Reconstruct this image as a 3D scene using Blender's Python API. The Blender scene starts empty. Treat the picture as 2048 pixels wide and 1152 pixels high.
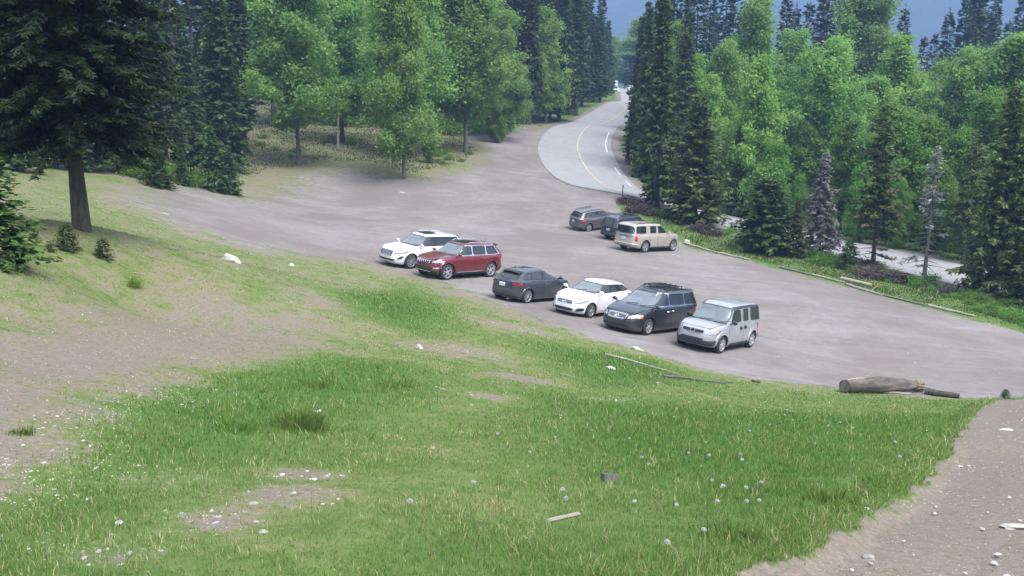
import bpy, bmesh, math, random
import numpy as np
from mathutils import Vector, Matrix
random.seed(7)
RNG = np.random.default_rng(7)
R = math.radians
SC = bpy.context.scene
COL = SC.collection

# ------------------------------------------------------------------ camera, sky, sun, exposure
FPX, PITCH, CAMZ = 1800.0, R(12.6), 9.4            # focal length in 2048-px units, pitch below level, eye height
cam_d = bpy.data.cameras.new('camera')
cam_d.sensor_width = 36; cam_d.lens = 36*FPX/2048
cam_d.clip_start = 0.1; cam_d.clip_end = 6000
cam = bpy.data.objects.new('camera', cam_d); COL.objects.link(cam)
cam.location = (0, 0, CAMZ); cam.rotation_euler = (R(90)-PITCH, 0, 0)
SC.camera = cam

SUN_EL, SUN_AZ = R(58), R(140)                      # azimuth from +Y towards +X
world = bpy.data.worlds.new('World'); SC.world = world; world.use_nodes = True
wn = world.node_tree; wn.nodes.clear()
sky = wn.nodes.new('ShaderNodeTexSky'); sky.sky_type = 'NISHITA'; sky.sun_disc = False
sky.sun_elevation = SUN_EL; sky.sun_rotation = SUN_AZ; sky.air_density = 1.0; sky.dust_density = 3.0; sky.altitude = 1400
hs = wn.nodes.new('ShaderNodeHueSaturation'); hs.inputs['Saturation'].default_value = 0.2
bg = wn.nodes.new('ShaderNodeBackground'); bg.inputs['Strength'].default_value = 0.15
wo = wn.nodes.new('ShaderNodeOutputWorld')
wn.links.new(sky.outputs[0], hs.inputs['Color']); wn.links.new(hs.outputs[0], bg.inputs[0]); wn.links.new(bg.outputs[0], wo.inputs[0])
sun_d = bpy.data.lights.new('sun', 'SUN'); sun_d.energy = 1.5; sun_d.angle = R(32); sun_d.color = (1, .97, .92)
sun = bpy.data.objects.new('sun', sun_d); COL.objects.link(sun)
sv = Vector((math.sin(SUN_AZ)*math.cos(SUN_EL), math.cos(SUN_AZ)*math.cos(SUN_EL), math.sin(SUN_EL)))
sun.rotation_euler = sv.to_track_quat('Z', 'Y').to_euler(); sun.location = (0, 0, 60)
vs = SC.view_settings; vs.view_transform = 'Standard'; vs.look = 'None'; vs.gamma = 1; vs.exposure = 2.5; vs.use_curve_mapping = False
SC.cycles.max_bounces = 5; SC.cycles.diffuse_bounces = 3; SC.cycles.glossy_bounces = 2; SC.cycles.transmission_bounces = 3
SC.cycles.volume_bounces = 0; SC.cycles.transparent_max_bounces = 4
SC.cycles.caustics_reflective = False; SC.cycles.caustics_refractive = False

# ------------------------------------------------------------------ helpers
def tag(o, label=None, cat=None, group=None, kind=None):
    if label: o['label'] = label
    if cat: o['category'] = cat
    if group: o['group'] = group
    if kind: o['kind'] = kind
    return o
def empty(name, loc, rz=0):
    o = bpy.data.objects.new(name, None); COL.objects.link(o); o.location = loc; o.rotation_euler = (0, 0, rz)
    o.empty_display_size = .3
    return o
def mesh_np(name, V, F, mats, parent=None, smooth=False, mi=None, attrs=None):
    """V (n,3) array, F (m,k) array of equal-size faces or list of lists"""
    me = bpy.data.meshes.new(name)
    V = np.asarray(V, dtype=np.float32)
    if isinstance(F, np.ndarray):
        me.vertices.add(len(V)); me.vertices.foreach_set('co', V.ravel())
        k = F.shape[1]; me.loops.add(F.size); me.polygons.add(len(F))
        me.loops.foreach_set('vertex_index', F.ravel().astype(np.int32))
        me.polygons.foreach_set('loop_start', np.arange(0, F.size, k, dtype=np.int32))
        me.update(calc_edges=True)
    else:
        me.from_pydata([tuple(map(float, v)) for v in V], [], F); me.update()
    for m in (mats if isinstance(mats, (list, tuple)) else [mats]): me.materials.append(m)
    if mi is not None: me.polygons.foreach_set('material_index', np.asarray(mi, dtype=np.int32))
    if smooth: me.polygons.foreach_set('use_smooth', np.ones(len(me.polygons), dtype=bool))
    if attrs:
        for an, (dom, typ, arr) in attrs.items():
            a = me.attributes.new(an, typ, dom)
            a.data.foreach_set('color' if typ == 'FLOAT_COLOR' else 'value', np.asarray(arr, dtype=np.float32).ravel())
    o = bpy.data.objects.new(name, me); COL.objects.link(o)
    if parent: o.parent = parent
    return o
class MB:
    """collects simple shapes into one mesh"""
    def __init__(s): s.v = []; s.f = []; s.m = []
    def add(s, V, F, m=0):
        b = len(s.v); s.v += [tuple(p) for p in V]; s.f += [[b+i for i in f] for f in F]; s.m += [m]*len(F)
    def box(s, c, d, m=0, M=None, taper=1):
        x, y, z = d[0]/2, d[1]/2, d[2]/2
        P = [Vector((sx*x*(taper if sz > 0 else 1), sy*y*(taper if sz > 0 else 1), sz*z)) for sz in (-1, 1) for sx, sy in ((-1, -1), (1, -1), (1, 1), (-1, 1))]
        if M: P = [M @ p for p in P]
        P = [p+Vector(c) for p in P]
        s.add(P, [[3, 2, 1, 0], [4, 5, 6, 7], [0, 1, 5, 4], [1, 2, 6, 5], [2, 3, 7, 6], [3, 0, 4, 7]], m)
    def tube(s, pts, r, n=8, m=0, cap=True, jit=0):
        pts = [Vector(p) for p in pts]; rr = r if hasattr(r, '__len__') else [r]*len(pts)
        rings = []; up = Vector((0, 0, 1)); V = []
        for i, p in enumerate(pts):
            d = (pts[min(i+1, len(pts)-1)]-pts[max(i-1, 0)]).normalized()
            a = d.cross(up if abs(d.z) < .9 else Vector((1, 0, 0))).normalized(); b = d.cross(a)
            for k in range(n):
                t = 2*math.pi*k/n; q = rr[i]*(1+jit*random.uniform(-1, 1))
                V.append(p+a*math.cos(t)*q+b*math.sin(t)*q)
        F = [[i*n+k, i*n+(k+1) % n, (i+1)*n+(k+1) % n, (i+1)*n+k] for i in range(len(pts)-1) for k in range(n)]
        if cap: F += [list(range(n))[::-1], [(len(pts)-1)*n+k for k in range(n)]]
        s.add(V, F, m)
    def lathe(s, prof, n=32, m=0, axis='y', c=(0, 0, 0)):
        V = []; F = []
        for (a, r) in prof:
            for k in range(n):
                t = 2*math.pi*k/n
                V.append((c[0]+r*math.cos(t), c[1]+a, c[2]+r*math.sin(t)))
        for i in range(len(prof)-1):
            for k in range(n): F.append([i*n+k, i*n+(k+1) % n, (i+1)*n+(k+1) % n, (i+1)*n+k])
        s.add(V, F, m)
    def grid(s, P, m=0):
        nu, nv = len(P), len(P[0]); V = [p for row in P for p in row]
        s.add(V, [[i*nv+j, (i+1)*nv+j, (i+1)*nv+j+1, i*nv+j+1] for i in range(nu-1) for j in range(nv-1)], m)
    def build(s, name, mats, parent=None, smooth=False, ang=None):
        o = mesh_np(name, s.v, s.f, mats, parent, smooth)
        o.data.polygons.foreach_set('material_index', s.m)
        if ang:
            o.data.polygons.foreach_set('use_smooth', [True]*len(s.f))
            o.data.set_sharp_from_angle(angle=R(ang))
        return o
def copy_tree(o, parent=None):
    c = o.copy(); COL.objects.link(c)
    if parent: c.parent = parent
    for ch in o.children: copy_tree(ch, c)
    return c

# ------------------------------------------------------------------ materials
def nt(name):
    m = bpy.data.materials.new(name); m.use_nodes = True; t = m.node_tree
    return m, t, t.nodes['Principled BSDF']
def N(t, typ, **kw):
    n = t.nodes.new(typ)
    for k, v in kw.items():
        if k.startswith('i_'): n.inputs[k[2:].replace('_', ' ')].default_value = v
        else: setattr(n, k, v)
    return n
def noise(t, scale, detail=4, rough=.6, vec=None, dist=0):
    n = N(t, 'ShaderNodeTexNoise'); n.inputs['Scale'].default_value = scale; n.inputs['Detail'].default_value = detail
    n.inputs['Roughness'].default_value = rough; n.inputs['Distortion'].default_value = dist
    if vec: t.links.new(vec, n.inputs['Vector'])
    return n.outputs['Fac']
def ramp(t, src, stops):
    r = N(t, 'ShaderNodeValToRGB'); el = r.color_ramp.elements
    while len(el) < len(stops): el.new(.5)
    for e, (p, c) in zip(el, stops):
        e.position = p; e.color = (*c, 1) if len(c) == 3 else c
    t.links.new(src, r.inputs[0]); return r.outputs[0]
def mixc(t, fac, a, b, mode='MIX'):
    m = N(t, 'ShaderNodeMix', data_type='RGBA', blend_type=mode)
    for i, s in ((0, fac), (6, a), (7, b)):
        if isinstance(s, (int, float)): m.inputs[i].default_value = s
        elif isinstance(s, tuple): m.inputs[i].default_value = (*s, 1)
        else: t.links.new(s, m.inputs[i])
    return m.outputs[2]
def math_(t, op, a, b=0., clamp=False):
    m = N(t, 'ShaderNodeMath', operation=op, use_clamp=clamp)
    for i, s in ((0, a), (1, b)):
        if isinstance(s, (int, float)): m.inputs[i].default_value = s
        else: t.links.new(s, m.inputs[i])
    return m.outputs[0]
def bump(t, b, h, strength=.5, dist=.02):
    n = N(t, 'ShaderNodeBump'); n.inputs['Strength'].default_value = strength; n.inputs['Distance'].default_value = dist
    t.links.new(h, n.inputs['Height']); t.links.new(n.outputs[0], b.inputs['Normal'])
def objvec(t): return N(t, 'ShaderNodeTexCoord').outputs['Object']
def posvec(t): return N(t, 'ShaderNodeNewGeometry').outputs['Position']
def plain(name, col, rough=.5, metal=0, coat=0, spec=.5, ior=None, var=.08, vs_=6):
    m, t, b = nt(name)
    n = noise(t, vs_, 5, .6, objvec(t))
    c = ramp(t, n, [(.3, tuple(x*(1-var) for x in col)), (.7, tuple(min(1, x*(1+var)) for x in col))])
    t.links.new(c, b.inputs['Base Color'])
    b.inputs['Roughness'].default_value = rough; b.inputs['Metallic'].default_value = metal
    b.inputs['Coat Weight'].default_value = coat; b.inputs['Coat Roughness'].default_value = .04
    b.inputs['Specular IOR Level'].default_value = spec
    if ior: b.inputs['IOR'].default_value = ior
    return m
def paint(name, col, metal=.3, rough=.35, dust=.12):
    m, t, b = nt(name)
    v = objvec(t)
    sep = N(t, 'ShaderNodeSeparateXYZ'); t.links.new(v, sep.inputs[0])
    low = N(t, 'ShaderNodeMapRange'); low.inputs[1].default_value = .75; low.inputs[2].default_value = .2
    t.links.new(sep.outputs[2], low.inputs[0])
    d = math_(t, 'MULTIPLY', noise(t, 5, 6, .7, v), low.outputs[0]); d = math_(t, 'MULTIPLY', d, dust*5, True)
    c = mixc(t, d, col, (.30, .28, .26)); t.links.new(c, b.inputs['Base Color'])
    b.inputs['Metallic'].default_value = metal; b.inputs['Roughness'].default_value = rough
    b.inputs['Coat Weight'].default_value = .9; b.inputs['Coat Roughness'].default_value = .05
    return m
M = {}
M['white_paint'] = paint('white_paint', (.66, .66, .68), 0, .4, .08)
M['red_paint'] = paint('dark_red_paint', (.125, .006, .012), .15, .3, .06)
M['grey_paint'] = paint('grey_blue_paint', (.034, .042, .052), .3, .35, .06)
M['vibe_paint'] = paint('mid_grey_paint', (.10, .10, .112), .45, .38, .08)
M['black_paint'] = paint('blue_black_paint', (.008, .010, .013), .1, .3, .05)
M['silver_paint'] = paint('silver_paint', (.38, .39, .42), .45, .35, .06)
M['gold_paint'] = paint('pale_gold_paint', (.40, .365, .32), .3, .38, .08)
M['navy_paint'] = paint('dark_slate_paint', (.016, .020, .028), .2, .33, .06)
M['glass'] = plain('window_glass', (.018, .024, .027), .03, 0, 0, .5, 1.7, .3, 1.2)
M['shield'] = plain('windshield_glass', (.10, .125, .14), .04, 0, .6, .5, 1.9, .35, 1.5)
M['rubber'] = plain('tyre_rubber', (.022, .022, .023), .85, var=.3, vs_=20)
M['black'] = plain('black_plastic', (.018, .018, .02), .55, var=.2)
M['cladding'] = plain('dark_grey_cladding', (.035, .037, .042), .6, var=.2)
M['alloy'] = plain('alloy_wheel', (.62, .62, .64), .28, .75, var=.1)
M['chrome'] = plain('chrome_trim', (.75, .75, .77), .12, .95, var=.05)
M['lamp'] = plain('headlight_lens', (.55, .57, .60), .08, .35, .5, .6, var=.35, vs_=14)
M['amber'] = plain('amber_lens', (.60, .13, .04), .15, 0, .4)
M['tail'] = plain('red_lens', (.42, .015, .02), .12, 0, .6, var=.3, vs_=12)
M['plate'] = plain('plate_white', (.68, .70, .72), .5)
M['plate_ink'] = plain('plate_ink', (.06, .08, .16), .6)

def ground_mat():
    m, t, b = nt('hillside_ground')
    P = posvec(t)
    at = N(t, 'ShaderNodeAttribute', attribute_name='cover')
    sp = N(t, 'ShaderNodeSeparateColor'); t.links.new(at.outputs['Color'], sp.inputs[0])
    n1 = noise(t, .35, 5, .65, P); n2 = noise(t, 2.2, 6, .7, P); n3 = noise(t, 14, 5, .75, P); n4 = noise(t, 70, 3, .8, P)
    # grass
    g = ramp(t, n2, [(.25, (.050, .095, .020)), (.5, (.088, .145, .034)), (.75, (.135, .175, .06))])
    g = mixc(t, math_(t, 'MULTIPLY', n3, .6), g, (.08, .13, .03))
    dry = ramp(t, n3, [(.3, (.15, .14, .068)), (.7, (.235, .205, .12))])
    dryf = ramp(t, math_(t, 'ADD', math_(t, 'ADD', math_(t, 'MULTIPLY', n2, .6), math_(t, 'MULTIPLY', sp.outputs[1], .22)), math_(t, 'MULTIPLY', n1, .5)), [(.54, (0, 0, 0)), (.72, (1, 1, 1))])
    inv = math_(t, 'SUBTRACT', 1.0, sp.outputs[2], True)
    g = mixc(t, math_(t, 'MULTIPLY', math_(t, 'MULTIPLY', dryf, inv), .8), g, dry)
    g = mixc(t, ramp(t, n4, [(.52, (0, 0, 0)), (.70, (.55, .55, .55))]), g, (.21, .19, .10))
    g = mixc(t, ramp(t, n3, [(.30, (.6, .6, .6)), (.45, (0, 0, 0))]), g, (.035, .055, .018))
    lush = ramp(t, n3, [(.25, (.035, .09, .015)), (.75, (.072, .145, .03))])
    g = mixc(t, math_(t, 'MULTIPLY', sp.outputs[2], .85), g, lush)
    # bare earth
    e = ramp(t, n3, [(.2, (.10, .080, .062)), (.55, (.175, .148, .122)), (.85, (.25, .222, .192))])
    e = mixc(t, ramp(t, n4, [(.55, (0, 0, 0)), (.8, (1, 1, 1))]), e, (.33, .31, .285))
    # compacted gravel
    ms = N(t, 'ShaderNodeMapping'); ms.inputs['Rotation'].default_value = (0, 0, R(-32)); ms.inputs['Scale'].default_value = (.09, .9, 1)
    t.links.new(P, ms.inputs[0]); tr = noise(t, 1.0, 7, .68, ms.outputs[0], 1.2)
    k = ramp(t, tr, [(.3, (.125, .112, .108)), (.5, (.20, .184, .180)), (.68, (.27, .252, .247))])
    k = mixc(t, ramp(t, n2, [(.46, (0, 0, 0)), (.64, (.7, .7, .7))]), k, (.28, .262, .252))
    k = mixc(t, .45, k, ramp(t, n3, [(.25, (.08, .072, .068)), (.8, (.27, .253, .245))]))
    k = mixc(t, ramp(t, noise(t, .13, 6, .7, P, .5), [(.42, (0, 0, 0)), (.60, (.85, .85, .85))]), k, (.145, .126, .118))
    # masks: attribute is 0.5 at a boundary, noise frays it
    nn = math_(t, 'ADD', math_(t, 'MULTIPLY', n2, .5), math_(t, 'MULTIPLY', n3, .55)); nn = math_(t, 'ADD', nn, math_(t, 'MULTIPLY', n1, .3)); nn = math_(t, 'SUBTRACT', nn, .675)
    def msk(ch, amp, lo, hi):
        s = math_(t, 'ADD', ch, math_(t, 'MULTIPLY', nn, amp)); return ramp(t, s, [(lo, (0, 0, 0)), (hi, (1, 1, 1))])
    bare = msk(sp.outputs[1], 3.2, .50, .78); grav = msk(sp.outputs[0], 2.0, .44, .60)
    c = mixc(t, bare, g, e); c = mixc(t, grav, c, k)
    t.links.new(c, b.inputs['Base Color'])
    b.inputs['Roughness'].default_value = .95; b.inputs['Specular IOR Level'].default_value = .15
    h = math_(t, 'ADD', math_(t, 'MULTIPLY', n3, .6), math_(t, 'MULTIPLY', n4, .4)); bump(t, b, h, .6, .035)
    return m
M['ground'] = ground_mat()
def asphalt():
    m, t, b = nt('asphalt'); P = posvec(t)
    n = noise(t, 1.1, 5, .6, P); n3 = noise(t, 30, 4, .8, P)
    c = ramp(t, n, [(.3, (.20, .20, .21)), (.7, (.26, .26, .27))]); c = mixc(t, .3, c, ramp(t, n3, [(.3, (.13, .13, .14)), (.7, (.31, .31, .32))]))
    t.links.new(c, b.inputs['Base Color']); b.inputs['Roughness'].default_value = .9; bump(t, b, n3, .3, .01); return m
M['asphalt'] = asphalt()
M['yellow'] = plain('road_paint_yellow', (.42, .33, .20), .8, var=.3, vs_=2)
M['white_line'] = plain('road_paint_white', (.52, .52, .53), .8, var=.2, vs_=2)
M['patch'] = plain('tar_patch', (.20, .12, .09), .9, var=.3)
def leaf_mat(name, lo, hi, trans=.35, rough=.6):
    m = bpy.data.materials.new(name); m.use_nodes = True; t = m.node_tree; t.nodes.clear()
    at = N(t, 'ShaderNodeAttribute', attribute_name='tone')
    oi = N(t, 'ShaderNodeObjectInfo')
    c = ramp(t, at.outputs['Fac'], [(0., lo), (1., hi)])
    hv = N(t, 'ShaderNodeHueSaturation'); t.links.new(c, hv.inputs['Color'])
    t.links.new(math_(t, 'ADD', .470, math_(t, 'MULTIPLY', oi.outputs['Random'], .028)), hv.inputs['Hue'])
    t.links.new(math_(t, 'ADD', .82, math_(t, 'MULTIPLY', oi.outputs['Random'], .4)), hv.inputs['Value'])
    hv.inputs['Saturation'].default_value = 1
    d = N(t, 'ShaderNodeBsdfPrincipled'); d.inputs['Roughness'].default_value = rough; d.inputs['Specular IOR Level'].default_value = .25
    tr = N(t, 'ShaderNodeBsdfTranslucent'); mx = N(t, 'ShaderNodeMixShader'); mx.inputs[0].default_value = trans
    o = N(t, 'ShaderNodeOutputMaterial')
    t.links.new(hv.outputs[0], d.inputs['Base Color']); t.links.new(hv.outputs[0], tr.inputs[0])
    t.links.new(d.outputs[0], mx.inputs[1]); t.links.new(tr.outputs[0], mx.inputs[2]); t.links.new(mx.outputs[0], o.inputs[0])
    return m
M['needle'] = leaf_mat('spruce_needles', (.020, .050, .012), (.070, .128, .032), .2)
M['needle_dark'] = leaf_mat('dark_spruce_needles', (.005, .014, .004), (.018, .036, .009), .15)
M['needle_olive'] = leaf_mat('olive_spruce_needles', (.035, .062, .016), (.12, .17, .05), .2)
M['needle_blue'] = leaf_mat('distant_spruce_needles', (.020, .040, .017), (.055, .090, .036), .15)
M['leaf'] = leaf_mat('poplar_leaves', (.10, .23, .048), (.23, .41, .11), .52)
M['leaf_dark'] = leaf_mat('deep_green_leaves', (.065, .18, .026), (.16, .34, .065), .5)
M['leaf_pale'] = leaf_mat('yellow_green_leaves', (.13, .26, .045), (.25, .42, .10), .5)
M['deadneedle'] = leaf_mat('grey_dead_twigs', (.13, .13, .125), (.30, .295, .28), .05)
M['brush'] = leaf_mat('brown_brush_twigs', (.045, .036, .03), (.11, .09, .075), .05)
M['blade'] = leaf_mat('grass_blades', (.050, .135, .022), (.17, .29, .075), .45)
def bark(name, lo, hi, sc=9, st=(1, 1, .3)):
    m, t, b = nt(name); v = objvec(t)
    mp = N(t, 'ShaderNodeMapping'); mp.inputs['Scale'].default_value = st; t.links.new(v, mp.inputs[0])
    n = noise(t, sc, 6, .7, mp.outputs[0], .4); t.links.new(ramp(t, n, [(.3, lo), (.7, hi)]), b.inputs['Base Color'])
    b.inputs['Roughness'].default_value = .95; bump(t, b, n, .9, .05); return m
M['bark'] = bark('spruce_bark', (.025, .021, .017), (.10, .085, .07))
M['bark_grey'] = bark('poplar_bark', (.05, .047, .04), (.16, .15, .13))
M['bark_dead'] = bark('dead_wood', (.08, .075, .07), (.20, .19, .18))
M['log'] = bark('weathered_log_bark', (.05, .038, .03), (.20, .17, .14), 5)
M['log_x'] = bark('weathered_log_bark_long', (.024, .020, .017), (.17, .15, .13), 5, (.22, 1, 1))
M['wood_pale'] = bark('pale_bare_wood', (.19, .165, .135), (.36, .33, .28), 8)
M['wood_raw'] = bark('broken_raw_wood', (.16, .07, .03), (.36, .24, .14), 8)
M['wood_old'] = bark('aged_splintered_wood', (.10, .065, .04), (.30, .235, .17), 8)
M['rock'] = plain('limestone_rock', (.26, .25, .24), .9, var=.3, vs_=4)
M['rock_white'] = plain('pale_rock', (.38, .365, .34), .9, var=.2, vs_=5)
M['pebble'] = plain('pebbles', (.29, .275, .255), .9, var=.35, vs_=.8)
M['clock'] = plain('dandelion_clock', (.5, .51, .48), .9)
M['petal'] = plain('dandelion_yellow', (.75, .55, .04), .8)
M['stem'] = plain('dandelion_stem', (.12, .2, .05), .7)

# ------------------------------------------------------------------ terrain
CT, ST = math.cos(PITCH), math.sin(PITCH)
def ray(u, v):
    a = (u-1024)/FPX; b = -(v-576)/FPX
    return np.array([a, CT+b*ST, -ST+b*CT])
def uvY(u, v, Y):
    d = ray(u, v); t = Y/d[1]; return (d[0]*t, Y, CAMZ+d[2]*t)
def plane_z(x, y): return -.086*x-.026*(y-40)
CP = []
for (x, y) in [(-12, 60), (-8, 50), (-5, 44), (0, 42), (0, 50), (0, 62), (5, 37), (6, 48), (8, 58), (10, 33), (12, 44), (12, 62), (16, 52), (20, 40), (18, 30), (24, 33), (26, 42), (34, 36), (-8, 62), (4, 68), (-15, 62), (14, 29), (3, 56), (9, 52)]:
    CP.append((x, y, plane_z(x, y)))
UV = [ # foreground slope
 (1024, 778, 16), (1024, 688, 25), (1024, 628, 34), (1024, 985, 6.7), (1024, 1152, 4.4), (1024, 860, 10.8),
 (165, 455, 24), (20, 530, 18), (0, 800, 8.2), (0, 1000, 5.2), (460, 517, 36), (300, 640, 20), (600, 700, 17.5), (0, 380, 38), (230, 400, 46),
 (-400, 700, 9), (-500, 450, 22), (300, 1000, 5.9), (300, 800, 10.0), (600, 850, 10.5), (640, 560, 36), (100, 650, 15),
 (1500, 850, 15.5), (1500, 1000, 7.4), (1800, 1000, 7.6), (2040, 850, 17), (2040, 800, 25), (1750, 900, 13), (2500, 1000, 7), (2600, 820, 20), (1400, 760, 26),
 (1850, 810, 24), (1650, 800, 24.5),
 # beyond the lot
 (450, 385, 66), (700, 385, 76), (600, 330, 85), (808, 352, 82), (930, 305, 100), (490, 255, 110), (700, 270, 106), (500, 170, 150), (1000, 290, 107),
 (300, 340, 64), (150, 330, 60), (-200, 300, 70), (-500, 260, 90), (300, 200, 130), (-400, 120, 160), (600, 140, 180), (800, 190, 160),
 (1080, 290, 112), (1150, 290, 112), (1240, 402, 76), (1275, 388, 81), (1180, 375, 85), (1110, 330, 98), (1230, 250, 130), (1170, 250, 136), (1262, 208, 163), (1180, 212, 164), (1245, 181, 235), (1280, 190, 200), (1150, 190, 220), (1040, 225, 152),
 (1345, 412, 83), (1430, 431, 80), (1620, 482, 70), (1850, 532, 61), (2048, 578, 56), (2500, 700, 46),
 (1300, 325, 105), (1545, 305, 152), (1450, 380, 100), (1700, 400, 98), (2000, 450, 85), (1800, 300, 150), (2400, 400, 100), (1400, 250, 190), (1700, 225, 260), (2300, 230, 250)]
CP += [uvY(*c) for c in UV]
CP += [(0, 0, 7.8), (-14, -4, 10.5), (14, -4, 7.2), (0, -18, 12.0), (-60, 0, 14), (-60, 40, 11), (60, 0, 2), (60, -20, 6), (0, -60, 22), (80, 30, -4), (-120, 100, 12), (-150, 250, 18), (0, 420, 10), (200, 400, 10), (-200, 420, 18), (300, 200, 2), (300, 0, -8), (-300, 0, 30), (0, -300, 60), (300, -300, 40), (-300, -300, 70)]
CP = np.array(CP)
def tps(C, lam=.3):
    n = len(C); X = C[:, :2]/50
    r2 = ((X[:, None]-X[None])**2).sum(-1); K = .5*r2*np.log(r2+1e-9)
    A = np.zeros((n+3, n+3)); A[:n, :n] = K+lam*.002*np.eye(n); A[:n, n] = 1; A[:n, n+1:] = X; A[n, :n] = 1; A[n+1:, :n] = X.T
    w = np.linalg.solve(A, np.r_[C[:, 2], 0, 0, 0]); return X, w
TX, TW = tps(CP)
def hgt(x, y):
    """terrain height for arrays x, y"""
    x = np.atleast_1d(np.asarray(x, float)); y = np.atleast_1d(np.asarray(y, float)); out = np.empty(x.shape)
    xf, yf = x.ravel(), y.ravel(); o = out.ravel()
    for s in range(0, len(xf), 20000):
        a = np.stack([xf[s:s+20000]/50, yf[s:s+20000]/50], 1)
        r2 = (a[:, None, 0]-TX[None, :, 0])**2+(a[:, None, 1]-TX[None, :, 1])**2
        o[s:s+20000] = (.5*r2*np.log(r2+1e-9))@TW[:-3]+TW[-3]+a@TW[-2:]
    r = np.hypot(xf, yf); amp = np.clip(1-r/60, 0, 1)
    o += amp*.035*(np.sin(xf*1.7+yf*.6)*np.sin(yf*1.3-xf*.4)+.5*np.sin(xf*3.9+1)*np.sin(yf*3.1))
    return o.reshape(x.shape)
def h1(x, y): return float(hgt([x], [y])[0])
_T = np.geomspace(2.2, 900, 700)
def hit(u, v):
    d = ray(u, v); z = CAMZ+d[2]*_T; g = hgt(d[0]*_T, d[1]*_T); k = np.nonzero(z < g)[0]
    if len(k) == 0: return None
    k = max(k[0], 1); a = (z-g)[k-1]; b = (z-g)[k]; t = _T[k-1]+(_T[k]-_T[k-1])*a/(a-b)
    return np.array([d[0]*t, d[1]*t, CAMZ+d[2]*t])
def at(u, Y):
    """ground point under picture column u at distance Y"""
    x = (u-1024)/FPX*Y
    for _ in range(4):
        z = h1(x, Y); x = (u-1024)/FPX*(Y*CT+(CAMZ-z)*ST)
    return np.array([x, Y, h1(x, Y)])
def ztop(v, Y): return CAMZ+ray(1024, v)[2]/ray(1024, v)[1]*Y
def normal(x, y, e=.6):
    a = hgt([x+e, x-e, x, x], [y, y, y+e, y-e]); n = Vector((-(a[0]-a[1])/(2*e), -(a[2]-a[3])/(2*e), 1)); return n.normalized()
def pix(P):
    P = np.atleast_2d(P); z = P[:, 2]-CAMZ; dz = P[:, 1]*CT-z*ST; up = P[:, 1]*ST+z*CT
    return 1024+FPX*P[:, 0]/dz, 576-FPX*up/dz, dz
def wpoly(pts):
    W = []
    for p in pts:
        q = hit(*p)
        if q is not None: W.append(q[:2])
    return np.array(W)
def sdf(poly, x, y):
    """signed distance, positive inside"""
    d = np.full(x.shape, 1e9); ins = np.zeros(x.shape, bool); n = len(poly)
    for i in range(n):
        a = poly[i]; b = poly[(i+1) % n]; e = b-a; L = e@e+1e-12
        t = np.clip(((x-a[0])*e[0]+(y-a[1])*e[1])/L, 0, 1); d = np.minimum(d, np.hypot(x-a[0]-t*e[0], y-a[1]-t*e[1]))
        c = (a[1] > y) != (b[1] > y); xi = a[0]+(y-a[1])*e[0]/(e[1] if abs(e[1]) > 1e-9 else 1e-9); ins ^= c & (x < xi)
    return np.where(ins, d, -d)
def sline(pts, x, y):
    d = np.full(x.shape, 1e9)
    for a, b in zip(pts[:-1], pts[1:]):
        a, b = np.array(a[:2]), np.array(b[:2]); e = b-a; L = e@e+1e-12
        t = np.clip(((x-a[0])*e[0]+(y-a[1])*e[1])/L, 0, 1); d = np.minimum(d, np.hypot(x-a[0]-t*e[0], y-a[1]-t*e[1]))
    return d
LOT = wpoly([(250, 398), (290, 380), (350, 370), (450, 390), (560, 380), (600, 352), (700, 338), (760, 352), (840, 358), (930, 342), (985, 305), (900, 250), (925, 250), (990, 268), (1060, 250), (1110, 290), (1200, 370), (1240, 402), (1235, 415),
  (1330, 465), (1385, 497), (1500, 522), (1650, 562), (1800, 602), (1960, 642), (2048, 665), (2400, 760), (2400, 800), (2048, 793), (1950, 796), (1850, 792), (1700, 777), (1560, 765), (1400, 737), (1300, 707), (1200, 684), (1100, 650), (1000, 612), (870, 562), (760, 535), (640, 515), (520, 500), (440, 484), (350, 446), (262, 412)])
PATH = wpoly([(2100, 797), (2020, 800), (1965, 812), (1925, 850), (1893, 900), (1850, 950), (1790, 990), (1720, 1030), (1630, 1080), (1540, 1120), (1470, 1165), (1400, 1300), (3600, 1300), (3200, 850)])
BARE = wpoly([(-500, 660), (0, 625), (150, 585), (420, 590), (620, 620), (720, 685), (590, 715), (430, 748), (330, 772), (230, 800), (200, 815), (150, 850), (140, 900), (60, 945), (15, 995), (-120, 1080), (-500, 1100)])
LUSH = [wpoly(p) for p in ([(190, 800), (330, 775), (440, 748), (640, 715), (830, 735), (850, 780), (700, 820), (640, 870), (420, 930), (200, 1000), (60, 1152), (-300, 1300), (-200, 1100), (60, 960), (140, 905), (250, 850)],
  [(680, 590), (820, 570), (900, 640), (850, 670), (720, 630)], [(1100, 790), (1500, 820), (1900, 830), (1850, 930), (1600, 1060), (1450, 1152), (1350, 1000), (1100, 900)], [(900, 1300), (1000, 1100), (1500, 1080), (1450, 1250)],
  [(1080, 690), (1300, 720), (1380, 760), (1200, 770)])]
RP = [(1215, 178, 262), (1245, 181, 238), (1280, 188, 208), (1290, 197, 183), (1264, 208, 165), (1232, 222, 151), (1192, 243, 136), (1161, 266, 122), (1149, 290, 112), (1158, 315, 102), (1182, 338, 94), (1218, 362, 87.5), (1275, 387, 81)]
ROAD = [uvY(*p)[:2] for p in RP]+[at(1345, 83)[:2], at(1430, 80)[:2], at(1620, 70)[:2], at(1850, 61)[:2], at(2048, 55.5)[:2], at(2500, 46)[:2]]
SIDE = [at(1190, 108)[:2], at(1240, 104)[:2], at(1345, 112)[:2], at(1470, 140)[:2], at(1560, 155)[:2], at(1700, 160)[:2]]
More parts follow.
